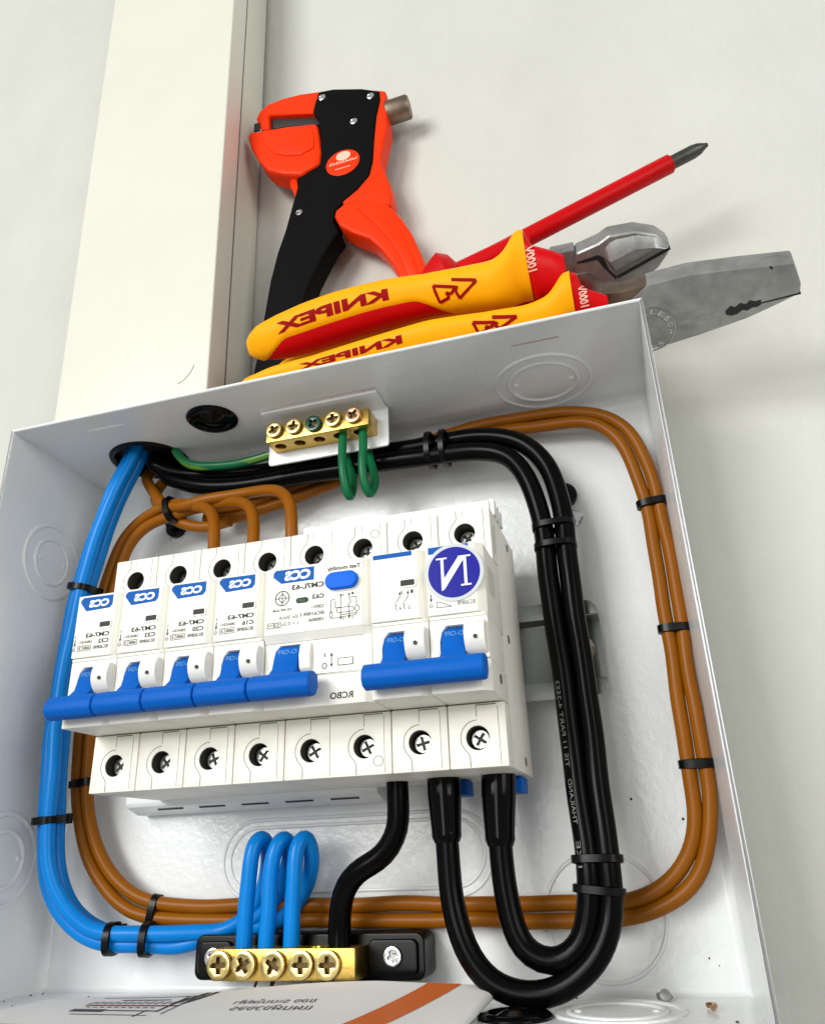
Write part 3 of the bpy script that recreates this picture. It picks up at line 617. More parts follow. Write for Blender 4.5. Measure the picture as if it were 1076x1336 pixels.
def toggle(parent, x0, bars, tabs, cache=None):
    mb = MB()
    for tx in tabs:
        prof = [(-54, -2.9), (-72.4, -3.2), (-73.8, -6.2), (-75.2, -10.5), (-79.0, -14.0), (-79.5, -15.2), (-77.0, -18.5), (-72.5, -16.5), (-54, -14.5)]
        prof = [(a, max(b, -18.0)) for a, b in prof]
        mb.prism([(a, BZ+b) for a, b in prof], x0+tx[0], x0+tx[1], lambda a, b, c: (c, a, b))
    o = obj("toggle", mb, M_BLUE, parent, bevel=0.5, cache=cache, key="tog")
    for a, b in bars:
        q = MB(); n = 10
        sec = [(-76.0, -13.6), (-78.5, -13.0), (-81.5, -13.6), (-83.2, -15.6), (-83.4, -18.2), (-82.0, -20.2), (-79.5, -20.9), (-77.2, -20.2), (-75.4, -17.5)]
        q.prism([(y, BZ+z) for y, z in sec], x0+a, x0+b, lambda s, t_, c: (c, s, t_))
        obj("handle_bar", q, M_BLUE, o, bevel=0.85, seg=3, angle=20, cache=cache, key=("bar", a))
    tx = MB()
    for t_ in tabs:
        put_text(tx, "O-OFF", x0+t_[0]+0.9, x0+t_[1]-0.8, 0, 1, lambda a, b: (a, -72.95-0.8*(1-b)-0.12, BZ-5.9+1.6*b))
    obj("toggle_print", tx, M_PALEBLUE, o, cache=cache, key="togtxt")
def logo(parent, x0, y, pts, tx, cache=None):
    mb = MB().prism(pts, y-0.05, y+0.3, XZc)
    o = obj("logo_panel", mb, M_BLUEINK, parent, cache=cache, key="logo")
    q = MB(); put_text(q, "CCS", *tx, XZ(y-0.09), shear=-0.12, bold=0.16)
    obj("logo_lettering", q, M_WINK, o, cache=cache, key="logotxt")
def window(parent, x0, x1, z0, z1, cache=None):
    o = obj("indicator_window", MB().plate(rrect(x0-0.5, x1+0.5, z0-0.5, z1+0.5, 0.7, 3), [rrect(x0, x1, z0, z1, 0.3, 3)], YF-0.35, YF+0.2, XZc), M_CREAM, parent, cache=cache, key="wf")
    obj("indicator_flag", MB().box(x0-0.1, x1+0.1, YF-0.06, YF+0.1, z0-0.1, z1+0.1), M_DARK, o, cache=cache, key="wd")
def dn(mb, x, z0, z1, fn, w=0.28, head=0.55, two=False):
    line(mb, [(x, z0), (x, z1)], w, fn)
    mb.sheet([(x-head, z0+0.9), (x+head, z0+0.9), (x, z0-0.2)], fn)
    if two: mb.sheet([(x-head, z1-0.9), (x+head, z1-0.9), (x, z1+0.2)], fn)
def ringline(mb, cx, cz, r, w, fn, ry=None, n=24):
    pts = circle(cx, cz, r, n, ry=ry); line(mb, pts+[pts[0]], w, fn)

mcb_cache = {}
ratings = ("C32", "C32", "C20", "C16")
mlabels = ("leftmost single pole breaker of the row, C32, at the blue cable",
           "second single pole breaker from the left, C32, blue toggle",
           "third single pole breaker from the left, rated C20",
           "single pole breaker rated C16, right beside the wide two module breaker")
for i in range(4):
    t = thing("circuit_breaker", (BX+18*i+9, YB, BZ-41.4), mlabels[i], "circuit breaker", "single pole breakers on the rail")
    x0 = BX + 18*i; ch = mcb_cache
    body = MB()
    body.box(x0+G, x0+18-G, -47.9, YB, BZ-41.4, BZ+41.4)
    terminals(body, x0, 1); front_pole(body, x0)
    obj("body", body, M_CREAM, t, bevel=0.42, seg=2, cache=ch, key="body")
    hardware(t, x0, 1, 3+i, ch)
    bump_dome(t, x0, ch)
    toggle(t, x0, [(-0.6, 17.1)], [(3.7, 10.6)], ch)
    z = lambda v: BZ+v
    logo(t, x0, YF, [(x0+2.2, z(21.9)), (x0+14.2, z(21.8)), (x0+14.2, z(18.4)), (x0+13.2, z(17.2)), (x0+3.8, z(16.9)), (x0+1.2, z(20.1)), (x0+1.2, z(21.0))], (x0+4.6, x0+12.6, z(18.0), z(20.7)), ch)
    window(t, x0+10.2, x0+14.4, z(10.5), z(12.3), ch)
    q = MB(); fn = XZ(YF-0.05)
    put_text(q, "CM7-63", x0+5.0, x0+14.4, z(7.3), z(8.9), fn, bold=0.10)
    put_text(q, ratings[i], x0+10.3, x0+14.4, z(5.0), z(6.5), fn, bold=0.10)
    put_text(q, "240/415V~", x0+2.5, x0+7.8, z(5.4), z(6.4), fn, bold=0.06)
    put_text(q, "IEC60898", x0+8.7, x0+14.4, z(3.1), z(4.3), fn, bold=0.06)
    put_text(q, "6000", x0+4.6, x0+7.2, z(3.25), z(4.35), fn, bold=0.08)
    put_text(q, "3", x0+2.8, x0+3.8, z(3.25), z(4.35), fn)
    line(q, [(x0+2.4, z(2.9)), (x0+7.6, z(2.9)), (x0+7.6, z(4.65)), (x0+2.4, z(4.65)), (x0+2.4, z(2.9))], 0.16, fn)
    line(q, [(x0+4.2, z(2.9)), (x0+4.2, z(4.65))], 0.16, fn)
    dn(q, x0+1.0, z(4.6), z(7.0), fn, 0.3, 0.45); line(q, [(x0+1.0, z(7.5)), (x0+1.0, z(8.4))], 0.22, fn)
    ringline(q, x0+0.95, z(3.5), 0.42, 0.18, fn, 0.5, 12)
    obj("printed_text", q, M_INK, t)

# two module earth leakage breaker
x0 = BX+72
t = thing("residual_current_breaker", (x0+18, YB, BZ-41.4), "wide white breaker marked RCBO with blue oval test button", "circuit breaker")
body = MB().box(x0+G, x0+36-G, -47.9, YB, BZ-41.4, BZ+41.4)
terminals(body, x0, 2, joined=True)
xa, xb = x0+G, x0+36-G
body.prism([(xa, YF), (xb-2.8, YF), (xb, YF+2.4), (xb, -47.9), (xa, -47.9)], BZ+0.4, BZ+22.6, lambda a, b, c: (a, b, c))
body.add([(xa, YF, BZ+0.4), (xb-2.8, YF, BZ+0.4), (xb-2.8, YF+1.6, BZ-2.0), (xa, YF+1.6, BZ-2.0), (xb, YF+2.4, BZ+0.4), (xb, YF+3.2, BZ-2.0)], [(0,1,2,3), (1,4,5,2)])
body.plate([(xa, BZ-13.2), (xb, BZ-13.2), (xb, BZ-2.0), (xa, BZ-2.0)], [[(x0+3.3, BZ-12.6), (x0+12.2, BZ-12.6), (x0+12.2, BZ-2.9), (x0+5.3, BZ-2.9), (x0+3.9, BZ-4.5), (x0+3.3, BZ-7.2)]], YF+1.6, -52, XZc)
body.prism([(xa, YF+1.6), (xb-2.4, YF+1.6), (xb, YF+3.4), (xb, -47.9), (xa, -47.9)], BZ-22.6, BZ-13.2, lambda a, b, c: (a, b, c))
obj("body", body, M_CREAM, t, bevel=0.42)
hardware(t, x0, 2, 21)
toggle(t, x0, [(-0.6, 19.6)], [(3.7, 12.0)])
obj("toggle_lug", MB().prism([(YF+1.8, BZ-2.6), (YF+0.4, BZ-3.4), (YF-0.4, BZ-7), (YF+0.2, BZ-11), (YF+1.8, BZ-12.4)], x0+12.4, x0+16.2, lambda a, b, c: (c, a, b)), M_CREAM, t, bevel=0.5)
z = lambda v: BZ+v
lg = [(x0+3.6, z(21.9)), (x0+17.0, z(21.7)), (x0+17.0, z(17.2)), (x0+5.6, z(17.2)), (x0+2.8, z(19.6)), (x0+2.8, z(21.0))]
logo(t, x0, YF, lg, (x0+6.6, x0+15.6, z(17.9), z(21.2)))
bt = obj("test_button", MB().prism(rrect(x0+21.4, x0+32.2, z(12.6), z(18.2), 2.7, 8), YF-2.0, YF+0.5, XZc), mat("bright_blue_button", (0.0, 0.13, 0.72), 0.45, spec=0.12), t, bevel=0.8, seg=3)
obj("button_collar", MB().plate(rrect(x0+20.9, x0+32.7, z(12.1), z(18.7), 3.2, 8), [rrect(x0+21.4, x0+32.2, z(12.6), z(18.2), 2.7, 8)], YF-0.3, YF+0.2, XZc), M_CREAM, bt)
obj("indicator_lamp", MB().prism(rrect(x0+11.0, x0+15.2, z(9.9), z(11.7), 0.85, 6), YF-0.3, YF+0.3, XZc), M_LED, t, bevel=0.2)
q = MB(); fn = XZ(YF-0.05)
put_text(q, "Test monthly", x0+21.6, x0+32.8, z(18.9), z(20.7), fn, bold=0.08)
put_text(q, "CM7L-63", x0+9.4, x0+20.5, z(14.5), z(16.3), fn, bold=0.10)
put_text(q, "C63", x0+16.6, x0+20.6, z(10.7), z(12.3), fn, bold=0.10)
put_text(q, "TIS 909-2548", x0+3.0, x0+9.6, z(7.9), z(8.7), fn, bold=0.07)
put_text(q, "230V~", x0+16.2, x0+20.6, z(7.6), z(8.7), fn, bold=0.07)
put_text(q, "IEC61009-1", x0+12.6, x0+20.6, z(5.4), z(6.6), fn, bold=0.07)
put_text(q, "I\u0394n 30mA", x0+5.2, x0+12.0, z(5.2), z(6.4), fn)
put_text(q, "10000A", x0+15.3, x0+20.5, z(3.4), z(4.5), fn, bold=0.07)
put_text(q, "t < 0.2s", x0+6.4, x0+12.0, z(3.1), z(4.2), fn)
for a, b in ((1.4, 3.6), (3.9, 5.9)): line(q, [(x0+a, z(2.7)), (x0+b, z(2.7)), (x0+b, z(4.3)), (x0+a, z(4.3)), (x0+a, z(2.7))], 0.18, fn)
put_text(q, "S", x0+4.4, x0+5.4, z(2.9), z(4.1), fn); put_text(q, "~", x0+1.7, x0+3.3, z(3.3), z(3.8), fn)
ringline(q, x0+6.2, z(12.2), 2.4, 0.32, fn); cx = x0+6.2; cz = z(12.2)
line(q, [(cx-2.3, cz), (cx+2.3, cz)], 0.2, fn); line(q, [(cx, cz-2.3), (cx, cz+2.3)], 0.2, fn)
line(q, [(cx-1.4, cz), (cx, cz+1.6), (cx+1.4, cz), (cx, cz-1.6), (cx-1.4, cz)], 0.24, fn)
# circuit drawing under the button
X = lambda v: x0+22.4+v
for pts in ([(0.6,5.2),(0.6,9.6),(1.9,9.6)], [(2.0,9.2),(2.0,6.9),(3.8,6.9)], [(3.8,10.6),(3.8,3.0)], [(6.6,10.9),(6.6,9.4),(7.2,8.2),(6.2,7.4),(6.6,6.8),(6.6,3.0)], [(2.8,6.8),(7.6,6.8),(8.3,6.0),(7.6,5.2),(2.8,5.2),(2.4,6.0),(2.8,6.8)], [(0.6,3.9),(0.6,3.6),(8.8,4.0),(9.2,4.8)], [(9.0,6.9),(9.0,9.8),(6.9,9.8)], [(3.8,4.4),(9.0,4.6)]): line(q, [(X(a), z(b)) for a, b in pts], 0.2, fn)
ringline(q, X(0.6), z(4.9), 0.5, 0.2, fn, 0.9, 14); ringline(q, X(9.2), z(6.0), 0.65, 0.2, fn, 1.0, 14)
for a in (3.8, 6.6): dn(q, X(a), z(10.2), z(11.0), fn, 0.2, 0.4); dn(q, X(a), z(3.0), z(3.8), fn, 0.2, 0.4)
for s_, a, b in (("N", 4.3, 10.4), ("1", 7.4, 10.6), ("N", 4.3, 2.8), ("2", 7.4, 2.9)): put_text(q, s_, X(a), X(a+0.7), z(b), z(b+0.8), fn)
fn2 = XZ(YF+1.55)
line(q, [(x0+20.4, z(-7.9)), (x0+20.4, z(-6.6))], 0.3, fn2); ringline(q, x0+20.3, z(-10.6), 0.75, 0.28, fn2, 0.8, 16)
dn(q, x0+22.6, z(-11.0), z(-6.8), fn2, 0.22, 0.5, True)
line(q, [(x0+24.8, z(-10.8)), (x0+29.6, z(-10.8)), (x0+29.6, z(-8.7)), (x0+24.8, z(-8.7)), (x0+24.8, z(-10.8))], 0.22, fn2)
put_text(q, "RCBO", x0+22.2, x0+29.6, z(-20.9), z(-18.9), fn2, bold=0.07)
obj("printed_text", q, M_INK, t)
obj("state_window", MB().box(x0+25.0, x0+29.4, YF+1.5, YF+1.75, z(-10.6), z(-8.9)), M_ZINC, t)
rg = MB()
for s in (1, -1): ringline(rg, x0+31.6, z(s*37.6), 1.5, 0.2, XZ(YT-0.02))
obj("plug_outline", rg, M_SEAM, t)

# main switch, two poles with one handle
x0 = BX+108
t = thing("main_switch", (x0+18, YB, BZ-41.4), "two pole main switch at the right end, blue N sticker and joined handle", "switch")
body = MB().box(x0+G, x0+36-G, -47.9, YB, BZ-41.4, BZ+41.4)
terminals(body, x0, 2); front_pole(body, x0); front_pole(body, x0+18)
obj("body", body, M_CREAM, t, bevel=0.42)
hardware(t, x0, 2, 33)
bump_dome(t, x0); bump_dome(t, x0+18)
toggle(t, x0, [(-0.3, 35.6)], [(3.7, 10.9), (21.7, 29.2)])
st = MB().prism([(x0+1.0, z(20.8)), (x0+13.7, z(20.8)), (x0+13.7, z(22.3)), (x0+1.0, z(22.3))], YF-0.05, YF+0.2, XZc)
st.prism([(x0+19.0, z(20.0)), (x0+31.7, z(20.8)), (x0+31.7, z(22.3)), (x0+19.0, z(22.3))], YF-0.05, YF+0.2, XZc)
obj("label_stripe", st, M_BLUEINK, t)
window(t, x0+9.9, x0+14.4, z(11.0), z(12.9))
q = MB()
for a in (9.0, 11.6):
    X = lambda v: x0+a+v
    dn(q, X(0.5), z(8.2), z(9.6), fn, 0.2, 0.4); line(q, [(X(0.6), z(8.0)), (X(-0.6), z(6.2))], 0.22, fn); line(q, [(X(-0.9), z(6.1)), (X(-1.0), z(5.4)), (X(-0.6), z(5.1)), (X(-1.0), z(4.6)), (X(-0.5), z(3.6))], 0.2, fn)
for s_, a, b in (("1", 13.0, 8.6), ("3", 9.9, 8.6), ("2", 12.0, 3.6), ("4", 9.2, 3.6)): put_text(q, s_, x0+a, x0+a+0.8, z(b), z(b+1.1), fn)
dn(q, x0+19.3, z(4.9), z(7.2), fn, 0.3, 0.45); ringline(q, x0+19.3, z(3.6), 0.42, 0.18, fn, 0.5, 12)
line(q, [(x0+21.0, z(2.9)), (x0+25.6, z(2.9)), (x0+22.0, z(4.6)), (x0+21.0, z(4.6)), (x0+21.0, z(2.9))], 0.18, fn)
put_text(q, "IEC60898", x0+27.4, x0+32.8, z(3.0), z(4.3), fn)
obj("printed_text", q, M_INK, t)
sk = obj("sticker", MB().prism(circle(x0+26.9, z(13.4), 9.15, 40), YF-0.32, YF-0.12, XZc), M_CLEAR, t)
obj("sticker_disc", MB().prism(circle(x0+26.9, z(13.4), 8.05, 40), YF-0.40, YF-0.30, XZc), M_NAVY, sk)
q = MB(); fnN = XZ(YF-0.45); cx, cz = x0+26.9, z(13.4)
for k_, pts in enumerate(([(-4.0,-4.2),(-3.1,-4.2),(-3.1,4.4),(-4.0,4.4)], [(3.1,-4.2),(4.0,-4.2),(4.0,4.4),(3.1,4.4)], [(-4.0,-5.6),(-3.1,-5.2),(4.0,4.9),(1.7,4.9),(-4.0,-3.0)],
            [(-5.4,4.4),(-2.0,4.4),(-2.0,4.9),(-5.4,4.9)], [(1.5,4.4),(5.4,4.4),(5.4,4.9),(1.5,4.9)], [(2.0,-4.7),(5.2,-4.7),(5.2,-4.2),(2.0,-4.2)])): q.sheet([(cx+a, cz+b) for a, b in pts], XZ(YF-0.45-0.015*k_))
obj("sticker_letter", q, M_WINK, sk)
# side rivets and moulded recesses on the visible right flank
rv = MB()
for y, zz in ((-26, -37.5), (-26, 37.5), (-60, -17), (-40, 0)): rv.lathe([(1.5, 0), (1.5, 0.25), (1.0, 0.3), (0.9, -0.2)], (x0+36-G, y, z(zz)), (1,0,0), 12)
obj("rivet", rv, M_ZINC, t)
rc = MB().prism(rrect(-68, -58, z(8), z(17), 2, 4), x0+36-G-0.1, x0+36-G+0.06, lambda a, b, c: (c, a, b))
rc.prism([(-55, z(24.0)), (-49, z(28.0)), (-49, z(38.0)), (-55, z(34.0))], x0+36-G-0.1, x0+36-G+0.06, lambda a, b, c: (c, a, b))
obj("flank_recess", rc, mat("darker_cream_plastic", (0.62, 0.61, 0.54), 0.5), t)  # flat patches in a darker cream mark the recesses
for xx in (x0+12.2, x0+31): obj("rail_clip", MB().box(xx-5.5, xx+3.0, -24, YB-1, BZ-46.5, BZ-41.6), M_NAVY if False else M_BLUE, t, bevel=0.6)

# insulated comb above the wide breakers
mb = MB().box(BX+73, BX+142.5, -48.5, -30, BZ+42.0, BZ+47.6)
bb = obj("busbar_comb", mb, M_WHITE, None, bevel=0.4)
tag(bb, "white plastic comb bar along the top edge of the right breakers", "busbar")
for k in range(3): obj("end_fin", MB().box(BX+142.4, BX+144.2, -47.5+k*5.6, -44.2+k*5.6, BZ+42.2, BZ+48.2), M_WHITE, bb, bevel=0.4)
# ------------------------------------------------------------------ wires
_ph = random.Random(11)
def wire(name, path, r, material, label, cat="wire", group=None, n=14, rr=None):
    # slight unevenness of hand dressed wire
    a = [_ph.uniform(0, 6.28) for _ in range(6)]; L = 0.0; pp = []
    for i, p in enumerate(path):
        if i: L += (p-path[i-1]).length
        e_ = min(1.0, i/6, (len(path)-1-i)/6)*(0.14 if r > 3 else 0.22)
        pp.append(p + Vector((math.sin(L*0.11+a[0])+0.6*math.sin(L*0.23+a[1]), math.sin(L*0.09+a[2]), math.sin(L*0.12+a[3])+0.6*math.sin(L*0.21+a[4])))*e_)
    path = pp
    mb = MB().tube(path, rr if rr else r, n)
    return tag(obj(name, mb, material, None, angle=60), label, cat, group)
def nearest(P, q):
    q = Vector(q); return min(range(len(P)), key=lambda i: (P[i]-q).length)
def tie(P, at, a, b, label, wd=3.0, off=(0, 0), th=0.9, head=1, tilt=0.0):
    """nylon strap round a bundle: a = half width across, b = half depth"""
    F = frames(P); i = nearest(P, at); t, n, q = F[i]
    if q.y < 0: q = -q
    c = P[i] + n*off[0] + q*off[1]
    t = (t + n*tilt).normalized(); n = (n - t*n.dot(t)).normalized()
    root = thing("cable_tie", tuple(c), label, "cable tie", "black cable ties")
    N = 28; vs = []; fs = []
    def rad(an):
        return n*(math.copysign(abs(math.cos(an))**0.75, math.cos(an))), q*(math.copysign(abs(math.sin(an))**0.75, math.sin(an)))
    for k in range(N):
        u, v = rad(2*PI*k/N)
        for (e_, s_) in ((0.05, -1), (0.05, 1), (th, 0.8), (th, -0.8)):
            vs.append(tuple(c + u*(a+e_) + v*(b+e_) + t*(wd/2*s_)))
    for k in range(N):
        j = (k+1) % N
        for m_ in range(4): fs.append((k*4+m_, k*4+(m_+1) % 4, j*4+(m_+1) % 4, j*4+m_))
    obj("strap", MB().add(vs, fs), M_TIE, root, angle=50)
    h = c + n*(a*0.55)*head + q*(b+1.0)
    hb = MB(); vs = []
    for sx_, sy_, sz_ in ((-1,-1,-1),(1,-1,-1),(1,1,-1),(-1,1,-1),(-1,-1,1),(1,-1,1),(1,1,1),(-1,1,1)):
        vs.append(tuple(h + n*(1.8*sx_) + q*(1.3*sy_) + t*(1.9*sz_)))
    hb.add(vs, [(0,1,2,3),(4,7,6,5),(0,4,5,1),(1,5,6,2),(2,6,7,3),(3,7,4,0)])
    obj("head", hb, M_TIE, root, bevel=0.4)
    return root

# blue: three wires down the left side, along the bottom, each ending in a loop on the neutral bar
rb = 2.75
cb = smooth(crom(BLUE), 3)
loops = (LOOP1, LOOP2, LOOP3)
bl = ("blue wire whose loop is leftmost on the lower brass bar", "blue wire whose loop is the middle one on the lower brass bar", "blue wire whose loop is rightmost on the lower brass bar")
offs = ((1.9, -0.6), (-2.0, 1.8), (0.6, 5.6))
for k in range(3):
    main = offset_path(cb, *offs[k])
    lp = smooth(crom(loops[k], 1.2), 4)
    full = smooth(crom([tuple(p) for p in main[::3]] + [tuple(lp[0])] + [tuple(p) for p in lp[3::3]] + [tuple(lp[-1])], 1.3), 5)
    wire("blue_wire", full, rb, M_BLUEW, bl[k], group="blue neutral wires")
tie(cb, t_blue1[0], 4.7, rb*2.0, "black tie round the blue wires at the leftmost breaker's top", off=(0, 2.3))
tie(cb, t_blue2[0], 4.7, rb*2.0, "black tie round the blue wires low on the left side", off=(0, 2.3))
tie(cb, t_blue3[0], 4.7, rb*2.0, "black tie round the blue wires at the bottom left bend", off=(0, 2.3), tilt=0.1)
tie(cb, cb[-6], 5.0, rb*2.1, "black tie round the blue wires behind the lower brass bar", off=(0, 2.3))

# brown
rw = 2.45
cp = smooth(crom(BROWNPAIR), 3)
tails = (BDROP1, BDROP2)
bw = ("brown wire dropping into the C20 breaker, outer strand of the ring", "brown wire dropping into the C16 breaker, inner strand of the ring")
tail2 = crom(BROWNTAIL)
for k, s in enumerate((-1, 1)):
    main = offset_path(cp, s*rw, 0)
    if (main[60]-Vector((128,-10,106))).length < (cp[60]-Vector((128,-10,106))).length and k == 0: pass
    dr = crom(tails[k])[::-1]
    te = offset_path(tail2, s*rw, 0)
    full = smooth(crom([tuple(p) for p in dr[:-1:2]] + [tuple(p) for p in main[1::3]] + [tuple(p) for p in te[2::3]], 2.2), 3)
    wire("brown_wire", full, rw, M_BROWNW, bw[k], group="brown wires")
wire("brown_wire", smooth(crom(BDROP3, 2.0), 2), rw, M_BROWNW, "brown wire dropping beside the white comb bar, rightmost drop", group="brown wires")
wire("brown_wire", smooth(crom(BSHORT, 2.0), 2), rw, M_BROWNW, "short brown wire running down from the entry hole behind the others", group="brown wires")
for key, lab in (("t_brL", "black tie round the brown wires left of the lower breaker terminals"), ("t_brB", "black tie round the brown wires at the lower left bend"),
                 ("t_brR1", "upper black tie round the brown wires on the right side"), ("t_brR2", "middle black tie round the brown wires on the right side"), ("t_brR3", "lower black tie round the brown wires on the right side")):
    tie(cp, globals()[key][0], 2*rw, rw, lab, wd=3.2, head=1)
tie(cp, cp[2], 2*rw+0.6, rw+2.2, "black tie round the brown wires below the entry hole", off=(0, 0.5), wd=3.4, tilt=0.25)

# black mains
rk = 3.75
ka = smooth(crom(BLACKA), 3); kb = smooth(crom(BLACKB), 3)
wire("black_cable", ka, rk, M_BLACKW, "thick black cable, inner of two, ending in the right main switch terminal", "cable", "thick black supply cables", 18)
wire("black_cable", kb, rk, M_BLACKW, "thick black cable, outer of two, ending in the left main switch terminal", "cable", "thick black supply cables", 18)
wire("black_cable", smooth(crom(BLACKN), 2), rk, M_BLACKW, "short black cable bending from the breaker row to the lower brass bar", "cable", None, 18)
for P, lab in ((ka, "black shrink sleeve on the right cable below the main switch"), (kb, "black shrink sleeve on the left cable below the main switch")):
    n = len(P); L = 0; i = n-1
    while L < 20: L += (P[i]-P[i-1]).length; i -= 1
    seg = P[i:]
    N = len(seg); rr = [rk+0.25 if j == 0 else (rk+0.95 if j < N*0.5 else rk+1.15 + 0.35*(j/N)) for j in range(N)]
    seg2 = crom([tuple(p) for p in seg], 0.8); N2 = len(seg2)
    rr = [rk+0.3+0.75*min(1, j/2.0) + 0.75*min(1, max(0, (j/N2-0.15)/0.5)) for j in range(N2)]
    tag(obj("shrink_sleeve", MB().tube(seg2, rr, 20), M_SLEEVE, None, angle=50), lab, "sleeve", "shrink sleeves under the main switch")
def mid(P, Q):
    return [(p + Q[nearest(Q, p)])*0.5 for p in P]
km = smooth(mid(ka, kb), 4)
for key, lab, a, b in (("t_k1", "left of two black ties round the black cables near the top", 6.6, 6.2), ("t_k2", "right of two black ties round the black cables near the top", 6.6, 6.2),
                 ("t_k3", "upper of two black ties round the black cables right of the breakers", 6.9, 4.2), ("t_k4", "second of two black ties round the black cables right of the breakers", 6.9, 4.2),
                 ("t_k5", "upper of two black ties low on the black cables", 6.9, 4.2), ("t_k6", "lower of two black ties low on the black cables", 6.9, 4.2)):
    tie(km, globals()[key][0], a, b, lab, wd=2.6)
# white print on the inner black cable
F = frames(ka); i0 = nearest(ka, (213.5, -25, 98)); i1 = nearest(ka, (215.3, -30, 37))
acc = [0.0]
for i in range(i0+1, i1+1): acc.append(acc[-1] + (ka[i]-ka[i-1]).length)
def on_cable(s, h):
    k = 0
    while k < len(acc)-2 and acc[k+1] < s: k += 1
    f = (s-acc[k])/max(1e-6, acc[k+1]-acc[k]); p = ka[i0+k].lerp(ka[i0+k+1], f)
    t, n, q = F[i0+k]
    if q.y < 0: q = -q
    lf = n if n.x < 0 else -n
    an = 0.55 + h/rk
    return tuple(p + (lf*math.sin(an) - q*math.cos(an))*(rk+0.06))
mb = MB(); tot = acc[-1]
for s_, a, b in (("TIS 11 PART 4-2553", 0.06, 0.52), ("THAILAND", 0.58, 0.80), ("1XE", 0.88, 1.0)):
    vs, fs = text_mesh(s_)
    mb.add([on_cable(tot*(b-(b-a)*x), (0.5-y)*1.5) for x, y in vs], fs)
tag(obj("cable_print", mb, mat("faded_cable_print", (0.20, 0.20, 0.19), 0.6), None), "faint white lettering printed along the inner black cable", "lettering")

# green earth wires
rg = 1.75
wire("green_wire", smooth(crom(GREEN1, 1.5), 2), rg, M_GREENW, "left of two green wire loops under the upper brass bar", group="green loops under the earth bar")
wire("green_wire", smooth(crom(GREEN2, 1.5), 2), rg, M_GREENW, "right of two green wire loops under the upper brass bar", group="green loops under the earth bar")
gp = smooth(crom(GREENYELLOW, 2.0), 2)
gy = wire("earth_wire", gp, 1.9, M_GREENW, "green wire with yellow stripe from entry hole to upper brass bar")
Fq = frames(gp); mb = MB(); vs = []
for i, p in enumerate(gp):
    t, n, q = Fq[i]
    if q.y < 0: q = -q
    for k in range(5):
        an = 0.15 + 0.28*k + 0.25*math.sin(i*0.12)
        dn_ = n if n.z < 0 else -n
        vs.append(tuple(p + (dn_*math.sin(an) - q*math.cos(an))*1.95))
mb.add(vs, [(i*5+k, i*5+k+1, i*5+5+k+1, i*5+5+k) for i in range(len(gp)-1) for k in range(4)])
obj("stripe", mb, M_YELLOWS, gy, angle=80)

# ------------------------------------------------------------------ earth bar at the top
t = thing("earth_bar", (128, -34, 212), "upper brass terminal bar on a white tab hanging from the box top", "terminal bar")
mb = MB().prism(rrect(102.5, 155.5, 193.8, 212.2, 1.2, 3), -30.0, -28.7, XZc)
mb.box(104.5, 155.0, -43.0, -28.9, 210.9, 212.25)
obj("tab", mb, M_COAT, t, bevel=0.4)
holes = [circle(110.5+8.6*k, -35.2, 2.3, 14) for k in range(5)]
mb = MB().plate([(106.2, -40.2), (150.8, -40.2), (150.8, -30.02), (106.2, -30.02)], holes, 198.8, 206.4, lambda a, b, c: (a, b, c))
bar = obj("bar", mb, M_BRASS, t, bevel=0.35)
for k in range(5): obj("wire_hole", MB().lathe([(2.25, 0), (2.25, 0.4)], (110.5+8.6*k, -35.2, 203.5), (0,0,1), 14), M_DARK, bar)
sc_m = (M_BRASS2, M_BRASS2, M_GSCREW, M_BRASS2, M_COPPER)
for k in range(5):
    screw(t, (110.3+8.6*k, -40.2, 203.0+(0.5 if k != 2 else 0)), (0,-1,0), 3.5, sc_m[k], th=1.9, rot=0.5+0.9*k)

# ------------------------------------------------------------------ neutral bar at the bottom
t = thing("neutral_bar", (118, -8, 5), "lower brass terminal bar with five screws on a black base", "terminal bar")
mb = MB().prism(rrect(74.5, 158.5, 5.6, 19.6, 3.0, 5), -14.5, -1.0, XZc)
mb.prism(rrect(139.5, 156.5, 7.4, 17.8, 2.2, 5), -16.2, -14.4, XZc)
mb.prism(rrect(76.5, 89.5, 7.4, 17.8, 2.2, 5), -16.2, -14.4, XZc)
obj("base", mb, M_BPLAST, t, bevel=0.9, seg=3)
screw(t, (148.3, -16.2, 12.7), (0,-1,0), 3.1, M_SCREW, "mounting_screw", 1.2, 0.4, False)
screw(t, (83.0, -16.2, 12.7), (0,-1,0), 3.1, M_SCREW, "mounting_screw", 1.2, 0.9, False)
holes = [circle(94.6+10.1*k - (0 if k else 0), -20.5, 3.1, 14) for k in range(5)]
mb = MB().plate([(88.4, -26.6), (139.0, -26.6), (139.0, -14.6), (88.4, -14.6)], [circle(96.8, -21, 3.0, 14), circle(104.8, -21, 3.0, 14), circle(114.5, -21, 3.0, 14), circle(123.0, -21, 2.6, 14), circle(131.6, -21, 3.7, 14)], 6.9, 16.2, lambda a, b, c: (a, b, c))
obj("bar", mb, M_BRASS, t, bevel=0.4)
rots = (0.05, 0.6, 1.05, 0.0, 0.03)
for k, px in enumerate((91.6, 100.6, 111.2, 121.0, 130.2)):
    screw(t, (px, -26.6, 11.6), (0,-1,0), 4.35, M_BRASS2, th=2.0, rot=rots[k])
mb = MB()
for x, a, b in ((107.5, 0.6, -2.2), (108.6, -0.5, -2.6), (121.5, 0.2, -2.4), (134.0, -0.8, -2.6), (137.2, 0.9, -2.8), (102.0, 0.3, -1.6)):
    mb.tube([(x, -20, 7.4), (x+a*0.4, -21.5, 5.4), (x+a, -22.5, 6.6+b)], 0.42, 6)
obj("strand_ends", mb, M_COPPER, t)

